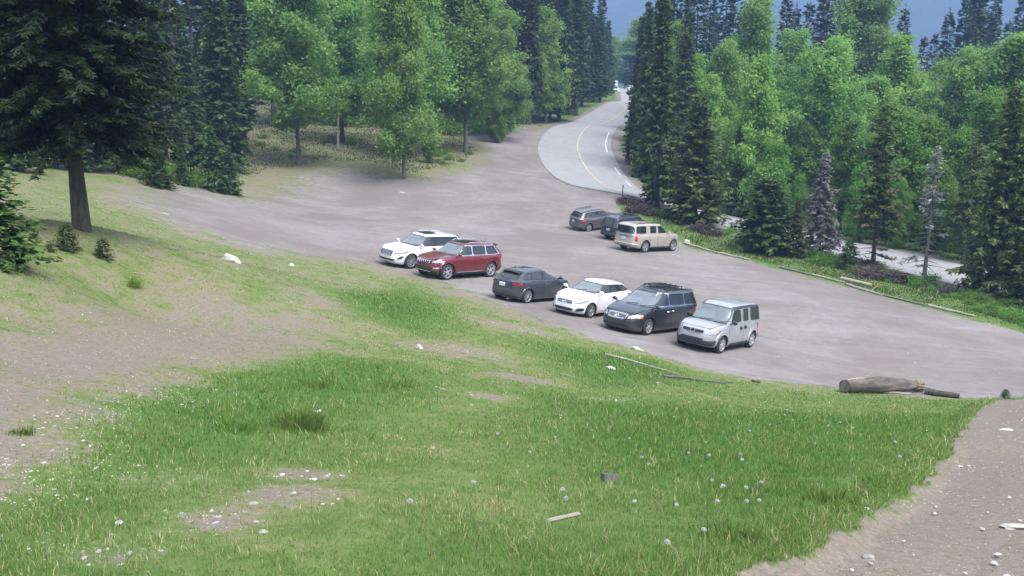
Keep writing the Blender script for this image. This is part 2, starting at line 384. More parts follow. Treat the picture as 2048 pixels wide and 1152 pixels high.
BARE_SPOTS = [(925, 705, 1.6, .8), (690, 746, .5, .35), (420, 777, .9, .25), (330, 793, .5, .3), (1030, 655, 1.6, .5), (580, 985, .42, .25), (415, 1042, .36, .22), (600, 950, .35, .2), (210, 1112, .3, .15), (300, 945, .35, .2), (150, 1090, .25, .15), (1210, 800, .6, .35), (985, 795, .6, .2), (800, 640, 1.3, .6), (700, 620, 1.3, .5), (230, 835, .9, .35), (1390, 975, .2, .15), (1040, 755, .8, .3), (640, 600, 1.6, .7), (430, 620, 1.6, .6)]
SPOTW = [(hit(u, v), a, b) for u, v, a, b in BARE_SPOTS]
def pathd(x, y):
    return sdf(PATH, x, y)+.09*np.sin(x*4.7+np.sin(y*3)*1.5)*np.sin(y*4.1+1)+.045*np.sin(x*13+y*4)*np.sin(y*12-x*5)+.02*np.sin(x*31)*np.sin(y*29)
def cover(x, y):
    g = sdf(LOT, x, y)+np.clip(.35-.03*x, .2, .9)*np.sin(x*1.1+np.sin(y*.7)*2)*np.sin(y*1.3+np.sin(x*.9))+.15*np.sin(x*3.7+y)*np.sin(y*4.3-x); pth = pathd(x, y)
    g = np.maximum(g, 5.6-sline(ROAD, x, y)); g = np.maximum(g, 2.4-sline(SIDE, x, y))
    edge = np.clip(np.hypot(x, y)/40, .25, 1.6)*np.clip(1.6-(x+2)*.25, 1., 5.)
    G = np.clip(.5+g/(1.6*edge), 0, 1)
    B = np.clip(.48+sdf(BARE, x, y)/np.clip(np.hypot(x, y)*.3-.9, .7, 4.0), 0, .88)
    for c, a, b in SPOTW:
        q = ((x-c[0])/a)**2+((y-c[1])/(b*1.8))**2; B = np.maximum(B, .80*np.exp(-.55*q))
    # thin strip of scuffed earth round the lot, thin turf on the far left slope
    B = np.maximum(B, np.clip(.74-np.abs(g)/np.clip(3.5-.4*x, 2.5, 7), 0, .74)*(g < 0))
    B = np.maximum(B, np.clip((1.5-x)/8, 0, 1)*np.clip((y-11)/5, 0, 1)*(y < 62)*.44); B = np.maximum(B, np.where(y > 60, .56, 0))
    B = np.maximum(B, np.clip(.5+pth/.35, 0, 1))
    L = np.zeros(x.shape)
    for p in LUSH: L = np.maximum(L, np.clip(.5+sdf(p, x, y)/2.0, 0, 1))
    L = np.maximum(L, np.where((x > 8) & (y > 40) & (g < 0), .55, 0)); B = np.where((x > 8) & (y > 40) & (g < 0), .62, B)
    bs = sdf(BARE, x, y); L = L*np.clip(.5-bs/.8, 0, 1)
    B = np.where((pth > -.1) | (bs > 0), B, B*(1-.85*L))
    return G, B, L
def build_ground():
    az = np.concatenate([np.linspace(-180, -50, 40)[:-1], np.linspace(-50, 50, 520), np.linspace(50, 180, 40)[1:-1]]); az = np.radians(az)
    rr = np.concatenate([[0.0], np.geomspace(.8, 60, 360), np.geomspace(60, 650, 130)[1:], [1200, 2600]])
    A, Rr = np.meshgrid(az, rr); x = np.sin(A)*Rr; y = np.cos(A)*Rr
    xc, yc = x*np.minimum(1, 420/np.maximum(Rr, 1)), y*np.minimum(1, 420/np.maximum(Rr, 1))
    z = hgt(xc, yc); G, B, L = cover(x, y)
    # the worn path lies a hand below the turf
    pd = pathd(x, y); z -= np.clip(pd/.25, 0, 1)*.12*(np.hypot(x, y) < 16)
    nr, na = A.shape; V = np.stack([x, y, z], -1).reshape(-1, 3)
    I = np.arange(nr*na).reshape(nr, na); J = np.roll(I, -1, 1)
    F = np.stack([I[:-1], J[:-1], J[1:], I[1:]], -1)[1:].reshape(-1, 4)[:, ::-1]
    c = np.stack([G, B, L, np.ones_like(G)], -1).reshape(-1, 4)
    # centre fan as one triangle strip collapsed to ring 1
    o = mesh_np('ground', V, F.copy(), M['ground'], smooth=True, attrs={'cover': ('POINT', 'FLOAT_COLOR', c)})
    tag(o, kind='structure'); return o
build_ground()

def smooth_line(pts, n):
    P = np.array([p[:2] for p in pts]); d = np.r_[0, np.cumsum(np.hypot(*np.diff(P, axis=0).T))]
    s = np.linspace(0, d[-1], n); Q = np.stack([np.interp(s, d, P[:, 0]), np.interp(s, d, P[:, 1])], 1)
    for _ in range(60):
        Q[1:-1] = .25*Q[:-2]+.5*Q[1:-1]+.25*Q[2:]
    return Q
RC = smooth_line(ROAD, 420)
_v = pix(np.c_[RC, hgt(RC[:, 0], RC[:, 1])])[1]; _i = np.arange(len(RC)); near_ = RC[:, 1] > 78
def vrange(a, b):
    k = _i[near_ & (_v > a) & (_v < b)]; return (k[0]/len(RC), k[-1]/len(RC))
def ribbon(name, C, o0, o1, dz, mat, s0=0, s1=1, parent=None, ncross=2):
    C = C[int(s0*len(C)):max(int(s1*len(C)), 2)]
    T = np.gradient(C, axis=0); T /= np.linalg.norm(T, axis=1)[:, None]; Nn = np.stack([T[:, 1], -T[:, 0]], 1)
    V = []; 
    for k in range(ncross):
        q = C+Nn*(o0+(o1-o0)*k/(ncross-1)); V.append(np.c_[q, hgt(q[:, 0], q[:, 1])+dz])
    n = len(C); V = np.concatenate(V); F = []
    for k in range(ncross-1):
        a = np.arange(n-1)+k*n; F.append(np.stack([a, a+n, a+n+1, a+1], 1))
    F = np.concatenate(F)
    nrm = np.cross(V[F[0, 1]]-V[F[0, 0]], V[F[0, 2]]-V[F[0, 0]])
    if nrm[2] < 0: F = F[:, ::-1].copy()
    return mesh_np(name, V, F, mat, parent, smooth=True)
road = ribbon('road', RC, -4.3, 4.6, .05, M['asphalt'], ncross=14); tag(road, kind='structure')
ln = ribbon('road_marking', RC, -.28, -.13, .058, M['yellow'], .02, .98); ln.parent = road
for a, b in (vrange(262, 303), vrange(328, 345), vrange(352, 365)):
    ln = ribbon('road_marking', RC, -3.75, -3.6, .058, M['white_line'], a, b); ln.parent = road
# ------------------------------------------------------------------ vehicles
def I_(tab, q): return float(np.interp(q, [a for a, _ in tab], [b for _, b in tab]))
def per(p, n):
    """perimeter position (-4..4, 0 = front centre, 1 = front-left corner, 3 = rear-left, 4 = rear) -> unit superellipse point"""
    p = (p+4) % 8-4; s = 1 if p >= 0 else -1; q = abs(p)
    if q <= 1: a, b = 1, q
    elif q <= 3: a, b = 2-q, 1
    else: a, b = -1, 4-q
    nn = n[0] if a > 0 else n[1]
    k = (abs(a)**nn+abs(b)**nn)**(-1/nn); return a*k, s*b*k
class Shell:
    def __init__(s, zlo, zhi, xf, xr, hw, n=(5, 5), crown=.05, wx=None):
        s.zlo, s.zhi, s.xf_, s.xr_, s.hw_, s.n, s.crown = zlo, zhi, xf, xr, hw, n, crown
        s.wx = wx
    def dims(s, t): a, b = I_(s.xf_, t), I_(s.xr_, t); return (a+b)/2, (a-b)/2, I_(s.hw_, t)
    def nx(s, X): return s.n[0] if X > 0 else s.n[1]
    def W(s, x): return I_(s.wx, x) if s.wx else 1
    def pt(s, p, t, sc=1, off=0):
        m, h, w = s.dims(t); X, Y = per(p, s.n); x = m+h*sc*X; y = w*sc*Y*s.W(m+h*X)
        z = I_(s.zlo, x)+t*(I_(s.zhi, x)-I_(s.zlo, x))
        if sc < 1: z += s.crown*(1-sc*sc)
        if off:
            n = s.nx(X); gx = abs(X)**(n-1)*(1 if X > 0 else -1)/h; gy = abs(Y)**(n-1)*(1 if Y > 0 else -1)/w
            l = math.hypot(gx, gy); x += gx/l*off; y += gy/l*off
        return (x, y, z)
    def T(s, x, z): return min(max((z-I_(s.zlo, x))/(I_(s.zhi, x)-I_(s.zlo, x)), 0), 1)
    def side(s, x, z, sg=1, off=0):
        t = s.T(x, z); m, h, w = s.dims(t); X = max(-.985, min(.985, (x-m)/h)); n = s.nx(X)
        return (x, sg*(w*s.W(x)*(1-abs(X)**n)**(1/n)+off), z)
    def end(s, y, z, sg=1, off=0):
        x = s.xf_[0][1] if sg > 0 else s.xr_[0][1]
        n = s.n[0] if sg > 0 else s.n[1]
        for _ in range(12):
            t = s.T(x, z); m, h, w = s.dims(t); Y = min(abs(y)/w, .985); x = .5*x+.5*(m+sg*h*(1-Y**n)**(1/n))
        return (x+sg*off, y, z)
    def top(s, x, y, off=0):
        m, h, w = s.dims(1); X, Y = (x-m)/h, y/(w*s.W(x)); n = s.nx(X); q = min((abs(X)**n+abs(Y)**n)**(1/n), 1)
        return (x, y, I_(s.zhi, x)+s.crown*(1-q*q)+off)
    def mesh(s, mb, nt=18, npm=96, m=0):
        ts = [i/nt for i in range(nt+1)]; ps = [-4+8*i/npm for i in range(npm)]
        rings = [[s.pt(p, 0, .6) for p in ps]]
        rings[0] = [(x, y, I_(s.zlo, x)) for x, y, z in rings[0]]
        rings += [[s.pt(p, t) for p in ps] for t in ts]
        rings += [[s.pt(p, 1, c) for p in ps] for c in (.985, .96, .92, .86, .76, .62, .45, .25, .08)]
        V = [q for r in rings for q in r]; F = []
        for i in range(len(rings)-1):
            for k in range(npm): F.append([i*npm+k, i*npm+(k+1) % npm, (i+1)*npm+(k+1) % npm, (i+1)*npm+k])
        F.append(list(range(npm))[::-1]); F.append([(len(rings)-1)*npm+k for k in range(npm)])
        mb.add(V, F, m)
def patch(mb, fn, c, nu=10, nv=6, rnd=.25, off=.008, depth=.02, m=0):
    """rounded quad laid on a surface; c = 4 corners (bottom-left, bottom-right, top-right, top-left) in surface coordinates"""
    def P(a, b, o):
        a2 = a*math.sqrt(1-rnd*b*b/2); b2 = b*math.sqrt(1-rnd*a*a/2)
        u, w = (a2+1)/2, (b2+1)/2
        q = [(1-u)*(1-w)*c[0][i]+u*(1-w)*c[1][i]+u*w*c[2][i]+(1-u)*w*c[3][i] for i in (0, 1)]
        return fn(q[0], q[1], o)
    G = [[P(-1+2*i/nu, -1+2*j/nv, off) for j in range(nv+1)] for i in range(nu+1)]
    mb.grid(G, m)
    edge = [(i, 0) for i in range(nu)]+[(nu, j) for j in range(nv)]+[(i, nv) for i in range(nu, 0, -1)]+[(0, j) for j in range(nv, 0, -1)]
    A = [G[i][j] for i, j in edge]; B = [P(-1+2*i/nu, -1+2*j/nv, off-depth) for i, j in edge]; n = len(edge)
    mb.add(A+B, [[k, n+k, n+(k+1) % n, (k+1) % n] for k in range(n)], m)
def fixn(o):
    bm = bmesh.new(); bm.from_mesh(o.data); bmesh.ops.recalc_face_normals(bm, faces=bm.faces); bm.to_mesh(o.data); bm.free()
def pmesh(name, fn, c, mat, parent, nu=8, nv=5, rnd=.25, off=.008, depth=.02):
    mb = MB(); patch(mb, fn, c, nu, nv, rnd, off, depth); o = mb.build(name, mat, parent, ang=40); fixn(o); return o
def band(name, sh, p0, p1, t0, t1, off, mat, parent, nu=28, nv=4, depth=.03):
    mb = MB(); G = [[sh.pt(p0+(p1-p0)*i/nu, t0+(t1-t0)*j/nv, 1, off-(depth if j in (0, nv) or i in (0, nu) else 0)) for j in range(nv+1)] for i in range(nu+1)]
    # near-duplicate rows give crisp edges
    mb.grid(G); o = mb.build(name, mat, parent, ang=50); fixn(o); return o
def wheel_mesh(Rt, rim_r, w, style, n_sp):
    mb = MB()   # tyre
    mb.lathe([(-w/2+.02, rim_r-.01), (-w/2, rim_r+.015), (-w/2+.004, (rim_r+Rt)/2), (-w/2+.03, Rt-.02), (-w/2+.06, Rt), (w/2-.06, Rt), (w/2-.03, Rt-.02), (w/2-.004, (rim_r+Rt)/2), (w/2, rim_r+.015), (w/2-.02, rim_r-.01)], 40)
    for k in range(40):   # tread blocks
        t = 2*math.pi*k/40; mt = Matrix.Rotation(-t, 3, 'Y')
        mb.box((Rt*math.cos(t), 0, Rt*math.sin(t)), (.012, w*.62, .022), 0, mt)
    ty = mb
    rb = MB(); y = w/2-.012
    rb.lathe([(-w/2, rim_r-.005), (-w/2, rim_r-.03), (y-.04, rim_r-.03), (y, rim_r-.022), (y+.006, rim_r+.002), (y-.012, rim_r+.004)], 40)
    for k in range(n_sp):
        t0 = 2*math.pi*(k+.25)/n_sp
        arms = [(-.16, .16)] if style == 'wide' else [(-.09, .0), (.0, .09)] if style == 'multi' else [(-.28, -.10), (.10, .28)]
        for (a0, a1) in arms:
            ri, ro = .045, rim_r-.012; k2 = 1.25 if style == 'wide' else 1.35
            c0 = (a0+a1)/2
            V = []
            for (r, da, yy) in ((ri, .5, y-.012), (ro*.55, .5, y-.004), (ro, .5, y-.016)):
                hwid = (a1-a0)*(.5 if style != 'wide' else .55)*ro*(.75 if r == ro*.55 else 1)*(1.1 if style == 'multi' else 1)
                ang = t0+c0*(.35+.65*r/ro)*k2
                ca, sa = math.cos(ang), math.sin(ang)
                for e in (-1, 1):
                    for dy in (0, -.03):
                        V.append((r*ca-e*hwid*sa, yy+dy, r*sa+e*hwid*ca))
            F = []
            for q in (0, 4):
                F += [[q, q+2, q+6, q+4], [q+1, q+5, q+7, q+3], [q, q+4, q+5, q+1], [q+2, q+3, q+7, q+6]]
            rb.add(V, F)
    rb.lathe([(y-.03, .07), (y+.0, .065), (y+.004, .03), (y+.004, .001)], 20)
    hb = MB(); hb.lathe([(-w/2+.01, rim_r-.035), (y-.07, rim_r-.035), (y-.075, .13), (y-.05, .12), (y-.05, .001)], 32)
    return ty, rb, hb
def car(name, label, cat, sp, paintm, group):
    wb = sp['wb']; root = empty(name, (0, 0, 0)); tag(root, label, cat, group)
    Rt = sp['R']; g = sp['clear']; hw = sp['W']/2; fo, ro = sp['fo'], sp['ro']
    L0, L1 = fo, -wb-ro
    rnd = sp.get('nose', .10)
    B = Shell([(L1, g+.10), (L1+.5, g+.02), (-wb/2, g), (fo-.5, g), (fo, g+.04)], sp['zhi'],
        [(0, L0-.14), (.12, L0-.03), (.35, L0), (.62, L0-.015), (.82, L0-.05), (.93, L0-rnd), (1, L0-rnd-.10)],
        [(0, L1+.16), (.12, L1+.03), (.3, L1), (.55, L1+.03), (.8, L1+.05), (.94, L1+.09), (1, L1+.15)],
        [(0, hw-.07), (.08, hw-.02), (.3, hw), (.6, hw-.008), (.8, hw-.03), (.93, hw-.07), (1, hw-.12)], sp.get('nb', (4.2, 5)), sp.get('hcrown', .045))
    c = sp['cab']   # belt, roof profile, windshield base/top x, rear base/top x, half widths
    C = Shell([(L1, c['belt'][1]-.10), (0, c['belt'][0]-.10)], c['roof'],
        [(0, c['ws'][0]+.12), (.9, c['ws'][1]+.04), (.96, c['ws'][1]-.02), (1, c['ws'][1]-.12)],
        [(0, c['rs'][0]-.03), (.9, c['rs'][1]-.03), (.96, c['rs'][1]+.02), (1, c['rs'][1]+.09)],
        [(0, c['hw'][0]), (.5, (c['hw'][0]*.42+c['hw'][1]*.58)), (.9, c['hw'][1]), (.96, c['hw'][1]-.03), (1, c['hw'][1]-.09)], sp.get('nc', (6, 8)), c.get('crown', .05))
    dx = wb/2
    piv = root
    def done(o): return o
    # body with wheel openings
    mb = MB(); B.mesh(mb); body = mb.build('body', [paintm, M['black']], piv); fixn(body)
    ra = Rt+sp.get('gap', .055)
    for sg in (1, -1):
        for ax in (0, -wb):
            cb = MB(); n = 36; y0, y1 = sg*(hw+.25), sg*(hw-.42)
            V = [(ax+ra*math.cos(2*math.pi*k/n), yy, Rt+ra*math.sin(2*math.pi*k/n)*1.0) for yy in (y0, y1) for k in range(n)]
            F = [[k, (k+1) % n, n+(k+1) % n, n+k] for k in range(n)]+[list(range(n))[::-1], [n+k for k in range(n)]]
            cb.add(V, F, 0); cut = cb.build('cutter', [M['black'], M['black']], None); fixn(cut)
            md = body.modifiers.new('b', 'BOOLEAN'); md.object = cut; md.operation = 'DIFFERENCE'; md.solver = 'EXACT'; md.material_mode = 'TRANSFER'
            bpy.context.view_layer.update()
            me = bpy.data.meshes.new_from_object(body.evaluated_get(bpy.context.evaluated_depsgraph_get()))
            body.modifiers.clear(); body.data = me; bpy.data.objects.remove(cut)
    me = body.data; me.polygons.foreach_set('use_smooth', [True]*len(me.polygons)); me.set_sharp_from_angle(angle=R(32))
    mb = MB(); C.mesh(mb, 16); cab = mb.build('cabin', sp.get('cabm', paintm), piv, ang=35); fixn(cab)
    S = lambda sg: (lambda x, z, o: C.side(x, z, sg, o))
    SB = lambda sg: (lambda x, z, o: B.side(x, z, sg, o))
    FE = lambda y, z, o: C.end(y, z, 1, o*2.2)
    RE = lambda y, z, o: C.end(y, z, -1, o*1.4)
    FB = lambda y, z, o: B.end(y, z, 1, o)
    RB = lambda y, z, o: B.end(y, z, -1, o)
    # glass
    zb = lambda x: I_([(L1, c['belt'][1]), (0, c['belt'][0])], x)
    zr = lambda x: I_(c['roof'], x)
    x0, x1 = c['ws']; zw0, zw1 = I_(sp['zhi'], x0)+.045, zr(x1)-.075
    w0, w1 = c['hw'][0]*.87, c['hw'][1]*.90
    pmesh('windshield_frame', FE, [(-w0-.03, zw0-.03), (w0+.03, zw0-.03), (w1+.025, zw1+.025), (-w1-.025, zw1+.025)], M['black'], piv, 16, 8, .12, .012)
    ws = pmesh('windshield', FE, [(-w0, zw0), (w0, zw0), (w1, zw1), (-w1, zw1)], M['shield'], piv, 16, 8, .14, .02)
    for y0 in (-.42*w0, .38*w0):
        mb = MB(); P = [FE(y0+q*.50, zw0+.02+.05*abs(q), .045) for q in (0, .25, .5, .75, 1)]
        mb.tube(P, .011, 5); mb.build('wiper', M['black'], ws)
    rx0, rx1 = c['rs']; zq0, zq1 = c.get('rwz', (zb(rx0)+.04, zr(rx1)-.10)); rw0, rw1 = c['hw'][0]*c.get('rww', .80), c['hw'][1]*(c.get('rww', .80)+.02)
    rw = pmesh('rear_window', RE, [(rw0, zq0), (-rw0, zq0), (-rw1, zq1), (rw1, zq1)], M['glass'], piv, 12, 6, .2, .012)
    if sp.get('rwiper', 1):
        mb = MB(); mb.tube([RE(0, zq0-.02, .03), RE(.22, zq0+.05, .03), RE(.36, zq0+.07, .03)], .011, 5); mb.build('wiper', M['black'], rw)
    if 'spoiler' in sp:
        mb = MB(); q = sp['spoiler']; w = c['hw'][1]*.86; zz = zr(rx1)
        G = [[(rx1+.10, y, C.top(rx1+.12, y)[2]+.012), (rx1-.02, y, zz+.03-.02*(y/w)**2), (rx1-q, y, zz+.0-.03*(y/w)**2), (rx1-q+.01, y, zz-.03-.03*(y/w)**2), (rx1+.02, y, zz-.05)] for y in np.linspace(-w, w, 9)]
        mb.grid([list(r) for r in G]); o = mb.build('spoiler', sp.get('spm', paintm), piv, ang=30); fixn(o)
    for sg in (1, -1):
        if 'dlo' in sp:
            pmesh('window_surround', S(sg), sp['dlo'], M['chrome'] if sp.get('dlochrome') else M['black'], piv, 24, 5, .10, .004)
        for k, q in enumerate(sp['win']):
            pmesh('side_window', S(sg), q, M['glass'], piv, 10, 6, .16, .010)
        if sp.get('roofstrip'):
            mb = MB(); xs = np.linspace(c['ws'][0]-.02, c['rs'][1]+.05, 22); 
            G = []
            for x in xs:
                zt = zr(min(x, c['ws'][1]))-.03 if x < c['ws'][1] else zb(x)+.0+(zr(c['ws'][1])-.03-zb(x))*(c['ws'][0]-x)/(c['ws'][0]-c['ws'][1])
                G.append([C.side(x, zt-.09, sg, .012), C.side(x, zt-.03, sg, .014), C.side(x, zt+.005, sg, .012)])
            mb.grid(G); o = mb.build('roof_trim', M['cladding'], piv, ang=40); fixn(o)
        # doors
        for k, (d0, d1, hx) in enumerate(sp['doors']):
            zt = min(zb(d0), zb(d1))-.035; z0 = g+.13
            ll = d1; 
            cs = [(d0, z0), (d1, z0), (d1, zt), (d0, zt)]
            if sp.get('rdc') and k == len(sp['doors'])-1: cs[0] = (d0+.26, z0)
            mb = MB(); patch(mb, SB(sg), [(cs[0][0]-.012, cs[0][1]-.012), (cs[1][0]+.012, cs[1][1]-.012), (cs[2][0]+.012, cs[2][1]+.01), (cs[3][0]-.012, cs[3][1]+.01)], 12, 8, .03, .0025, .01)
            mb.build('door_gap', M['black'], piv, ang=40)
            dr = pmesh('door', SB(sg), cs, paintm, piv, 12, 8, .03, .006, .02)
            if hx is not None:
                mb = MB(); hz = zt-.11; q = SB(sg)(hx, hz, .02); mb.tube([SB(sg)(hx-.10, hz, .005), SB(sg)(hx-.08, hz, .035), SB(sg)(hx+.08, hz, .035), SB(sg)(hx+.10, hz, .005)], .014, 6)
                mb.build('handle', sp.get('hm', paintm), dr, ang=50)
                if sp.get('hbox'):
                    h2 = pmesh('handle_recess', SB(sg), [(hx-.13, hz-.09), (hx+.11, hz-.09), (hx+.11, hz+.05), (hx-.13, hz+.05)], M['black'], dr, 6, 4, .8, .010)
        # mirror
        mx = c['ws'][0]-.32; mz = zb(mx)+.10; my = c['hw'][0]+.13
        mb = MB(); NUM = 10
        G = []
        for i in range(NUM+1):
            th = math.pi*i/NUM; G.append([(mx+.07*math.cos(th)-.0, sg*(my+.115*math.sin(th)*math.cos(2*math.pi*j/14)), mz+.075*math.sin(th)*math.sin(2*math.pi*j/14)) for j in range(15)])
        mb.grid(G); mb.tube([(mx, sg*(my-.06), mz-.03), (mx+.03, sg*(c['hw'][0]-.06), mz-.08)], .028, 6)
        o = mb.build('mirror', sp.get('mm', paintm), piv, ang=60); fixn(o)
        # wheel arch mouldings + liners
        for ax in (0, -wb):
            if 'archm' in sp:
                mb = MB(); G = []
                for i in range(25):
                    t = R(-18)+R(216)*i/24; cc, ss = math.cos(t), math.sin(t); G.append([])
                    for rr_, oo in ((ra-.004, -.02), (ra-.002, .022), (ra+sp['archw'], .016), (ra+sp['archw']+.012, -.01)):
                        x, z = ax+rr_*cc, Rt+rr_*ss
                        G[-1].append(B.side(x, max(z, g+.02), sg, oo))
                mb.grid(G); o = mb.build('fender_trim', sp['archm'], piv, ang=50); fixn(o)
        # sill
        if 'sillm' in sp:
            pmesh('sill_trim', SB(sg), [(-wb+ra+.03, g+.015), (-ra-.03, g+.015), (-ra-.03, g+sp.get('sillh', .12)), (-wb+ra+.03, g+sp.get('sillh', .12))], sp['sillm'], piv, 14, 3, .05, .018, .04)
        if 'chromesill' in sp:
            pmesh('chrome_strip', SB(sg), [(-wb+ra+.10, sp['chromesill']), (-ra-.10, sp['chromesill']), (-ra-.10, sp['chromesill']+.03), (-wb+ra+.10, sp['chromesill']+.03)], M['chrome'], piv, 14, 2, .05, .02, .03)
        if 'crease' in sp:
            z = sp['crease']; pmesh('side_moulding', SB(sg), [(-wb+ra+.08, z), (-ra-.08, z-.02), (-ra-.08, z+.045), (-wb+ra+.08, z+.06)], paintm, piv, 14, 2, .05, .022, .03)
    # wheels: the first as template, others copied
    ty, rb, hb = wheel_mesh(Rt, sp['rim'], sp.get('tw', .235), sp['spoke'][0], sp['spoke'][1])
    yw = hw-sp.get('tw', .235)/2-.025
    w0_ = hb.build('wheel', M['black'], piv, ang=35); ty.build('tyre', M['rubber'], w0_, ang=35); rb.build('rim', M['alloy'], w0_, ang=35)
    ws_ = [w0_]+[copy_tree(w0_, piv) for _ in range(3)]
    for w, (ax, sg) in zip(ws_, ((0, 1), (0, -1), (-wb, 1), (-wb, -1))):
        w.location = (ax, sg*yw, Rt); w.rotation_euler = (0, random.uniform(0, 6), 0 if sg > 0 else math.pi)
    # liners and chassis
    mb = MB(); mb.box((-wb/2, 0, g+.14), (wb+.6, hw*1.05, .22)); mb.box((0, 0, Rt), (.09, yw*2, .09)); mb.box((-wb, 0, Rt), (.12, yw*2, .12)); mb.build('chassis', M['black'], piv)
    # hood
    hz0, hz1 = c['ws'][0]+.16, fo-rnd-.16; hwd = hw*.80
    mb = MB(); TB = lambda x, y, o: B.top(x, y, o)
    patch(mb, TB, [(hz0-.012, -hwd*1.0-.012), (hz1+.014, -hwd*.86-.012), (hz1+.014, hwd*.86+.012), (hz0-.012, hwd+.012)], 12, 12, .12, .003, .01); mb.build('hood_gap', M['black'], piv, ang=40)
    pmesh('hood', TB, [(hz0, -hwd), (hz1, -hwd*.86), (hz1, hwd*.86), (hz0, hwd)], paintm, piv, 12, 12, .12, .010, .02)
    # front face
    for f in sp['front']:
        kind = f[0]
        if kind == 'grille':
            _, cs, mat, bars, orient, frame = f
            if frame: pmesh('grille_frame', FB, [(cs[0][0]-.035, cs[0][1]-.03), (cs[1][0]+.035, cs[1][1]-.03), (cs[2][0]+.035, cs[2][1]+.03), (cs[3][0]-.035, cs[3][1]+.03)], frame, piv, 16, 5, .25, .014, .05)
            gr = pmesh('grille', FB, cs, M['black'], piv, 16, 5, .25, .020, .05)
            mb = MB(); bw = .012
            for i in range(bars):
                q = (i+.5)/bars
                lerp = lambda a, b, t: (a[0]*(1-t)+b[0]*t, a[1]*(1-t)+b[1]*t)
                if orient == 'h':
                    a, b = lerp(cs[0], cs[3], q), lerp(cs[1], cs[2], q); P = [FB(*lerp(a, b, .04+.92*k/12), .035) for k in range(13)]; mb.tube(P, bw, 5)
                else:
                    a, b = lerp(cs[0], cs[1], q), lerp(cs[3], cs[2], q); P = [FB(*lerp(a, b, .04+.92*k/4), .03) for k in range(5)]; mb.tube(P, .026 if orient == 'v' else bw, 5)
            mb.build('grille_bar', mat, gr, ang=50)
            em = sp.get('emblem')
            if em:
                cz = (cs[0][1]+cs[3][1])/2; mb = MB(); ew, eh = em[1], em[2]
                if em[0] == 'oval' or em[0] == 'h':
                    P = [FB(ew*math.cos(2*math.pi*k/20), cz+eh*math.sin(2*math.pi*k/20), .055) for k in range(21)]; mb.tube(P, .012, 5)
                if em[0] == 'h':
                    for yy in (-.4*ew, .4*ew): mb.tube([FB(yy*1.15, cz+eh*.75, .055), FB(yy*.9, cz-eh*.75, .055)], .012, 5)
                    mb.tube([FB(-.38*ew, cz, .055), FB(.38*ew, cz, .055)], .010, 5)
                mb.build('emblem', M['chrome'], gr, ang=50)
        elif kind == 'lamp':
            for sg in (1, -1):
                cs = [(sg*a, b) for a, b in f[1]]
                pmesh('headlight_bezel', FB, [((p[0]-sum(q[0] for q in cs)/4)*1.10+sum(q[0] for q in cs)/4, (p[1]-sum(q[1] for q in cs)/4)*1.18+sum(q[1] for q in cs)/4) for p in cs], M['cladding'], piv, 8, 4, .3, .012, .05)
                hl = pmesh('headlight', FB, cs, M['lamp'], piv, 8, 4, .3, .026, .05)
                mb = MB()
                for k in (.35, .7):
                    y = cs[0][0]*(1-k)+cs[1][0]*k; z = sum(q[1] for q in cs)/4
                    P = [FB(y+.045*math.cos(2*math.pi*i/14), z+.045*math.sin(2*math.pi*i/14), .036) for i in range(15)]; mb.tube(P, .008, 4)
                mb.build('lamp_ring', M['cladding'], hl)
                if len(f) > 2 and f[2]:
                    p0, p1, t0, t1 = f[2]; band('side_marker', B, sg*p0, sg*p1, t0, t1, .02, M['amber'], hl, 6, 3)
        elif kind == 'bumper':
            band('lower_bumper', B, -f[1], f[1], f[2], f[3], .016, f[4], piv, 40, 6, .04)
        elif kind == 'intake':
            gr = pmesh('air_intake', FB, f[1], M['black'], piv, 14, 4, .25, .024, .05)
        elif kind == 'fog':
            for sg in (1, -1): pmesh('fog_light', FB, [(sg*a, b) for a, b in f[1]], f[2] if len(f) > 2 else M['black'], piv, 6, 4, .5, .03, .05)
        elif kind == 'chromebar':
            pmesh('chrome_strip', FB, f[1], M['chrome'], piv, 16, 3, .2, .03, .04)
    for f in sp['rear']:
        if f[0] == 'tail':
            for sg in (1, -1): band('taillight', f[5] and C or B, sg*f[1], sg*f[2], f[3], f[4], .022, M['tail'], piv, 12, 5, .04)
        elif f[0] == 'plate':
            z = f[1]; rp = pmesh('licence_plate_recess', RB, [(.27, z-.09), (-.27, z-.09), (-.27, z+.09), (.27, z+.09)], M['cladding'] if not f[2] else f[2], piv, 6, 3, .2, .012, .03)
            pl = pmesh('licence_plate', RB, [(.155, z-.078), (-.155, z-.078), (-.155, z+.078), (.155, z+.078)], M['plate'], piv, 4, 2, .1, .026, .02)
            mb = MB()
            for k in range(6):
                y = .11-.042*k-(0.012 if k > 2 else 0)
                if k % 3 == 1: mb.tube([RB(y, z-.03, .032), RB(y, z+.03, .032)], .006, 4); mb.tube([RB(y-.015, z-.03, .032), RB(y-.015, z+.03, .032)], .006, 4)
                else: mb.tube([RB(y, z-.03, .032), RB(y-.01, z+.03, .032), RB(y-.022, z-.03, .032)], .006, 4)
            mb.build('plate_character', M['plate_ink'], pl)
        elif f[0] == 'bumper':
            band('rear_bumper', B, 4-f[1], 4+f[1], f[2], f[3], f[5] if len(f) > 5 else .03, f[4], piv, 40, 6, .05)
        elif f[0] == 'bar':
            pmesh('tailgate_trim', RB, [(f[2], f[1]), (-f[2], f[1]), (-f[2], f[1]+.045), (f[2], f[1]+.045)], M['chrome'] if len(f) > 3 else paintm, piv, 10, 2, .2, .03, .03)
    mb = MB(); mb.tube([(L1-.02, -.45*hw, g+.05), (L1+.4, -.45*hw, g+.05)], .032, 8); mb.build('exhaust_pipe', M['chrome'], piv, ang=50)
    # roof
    TC = lambda x, y, o: C.top(x, y, o)
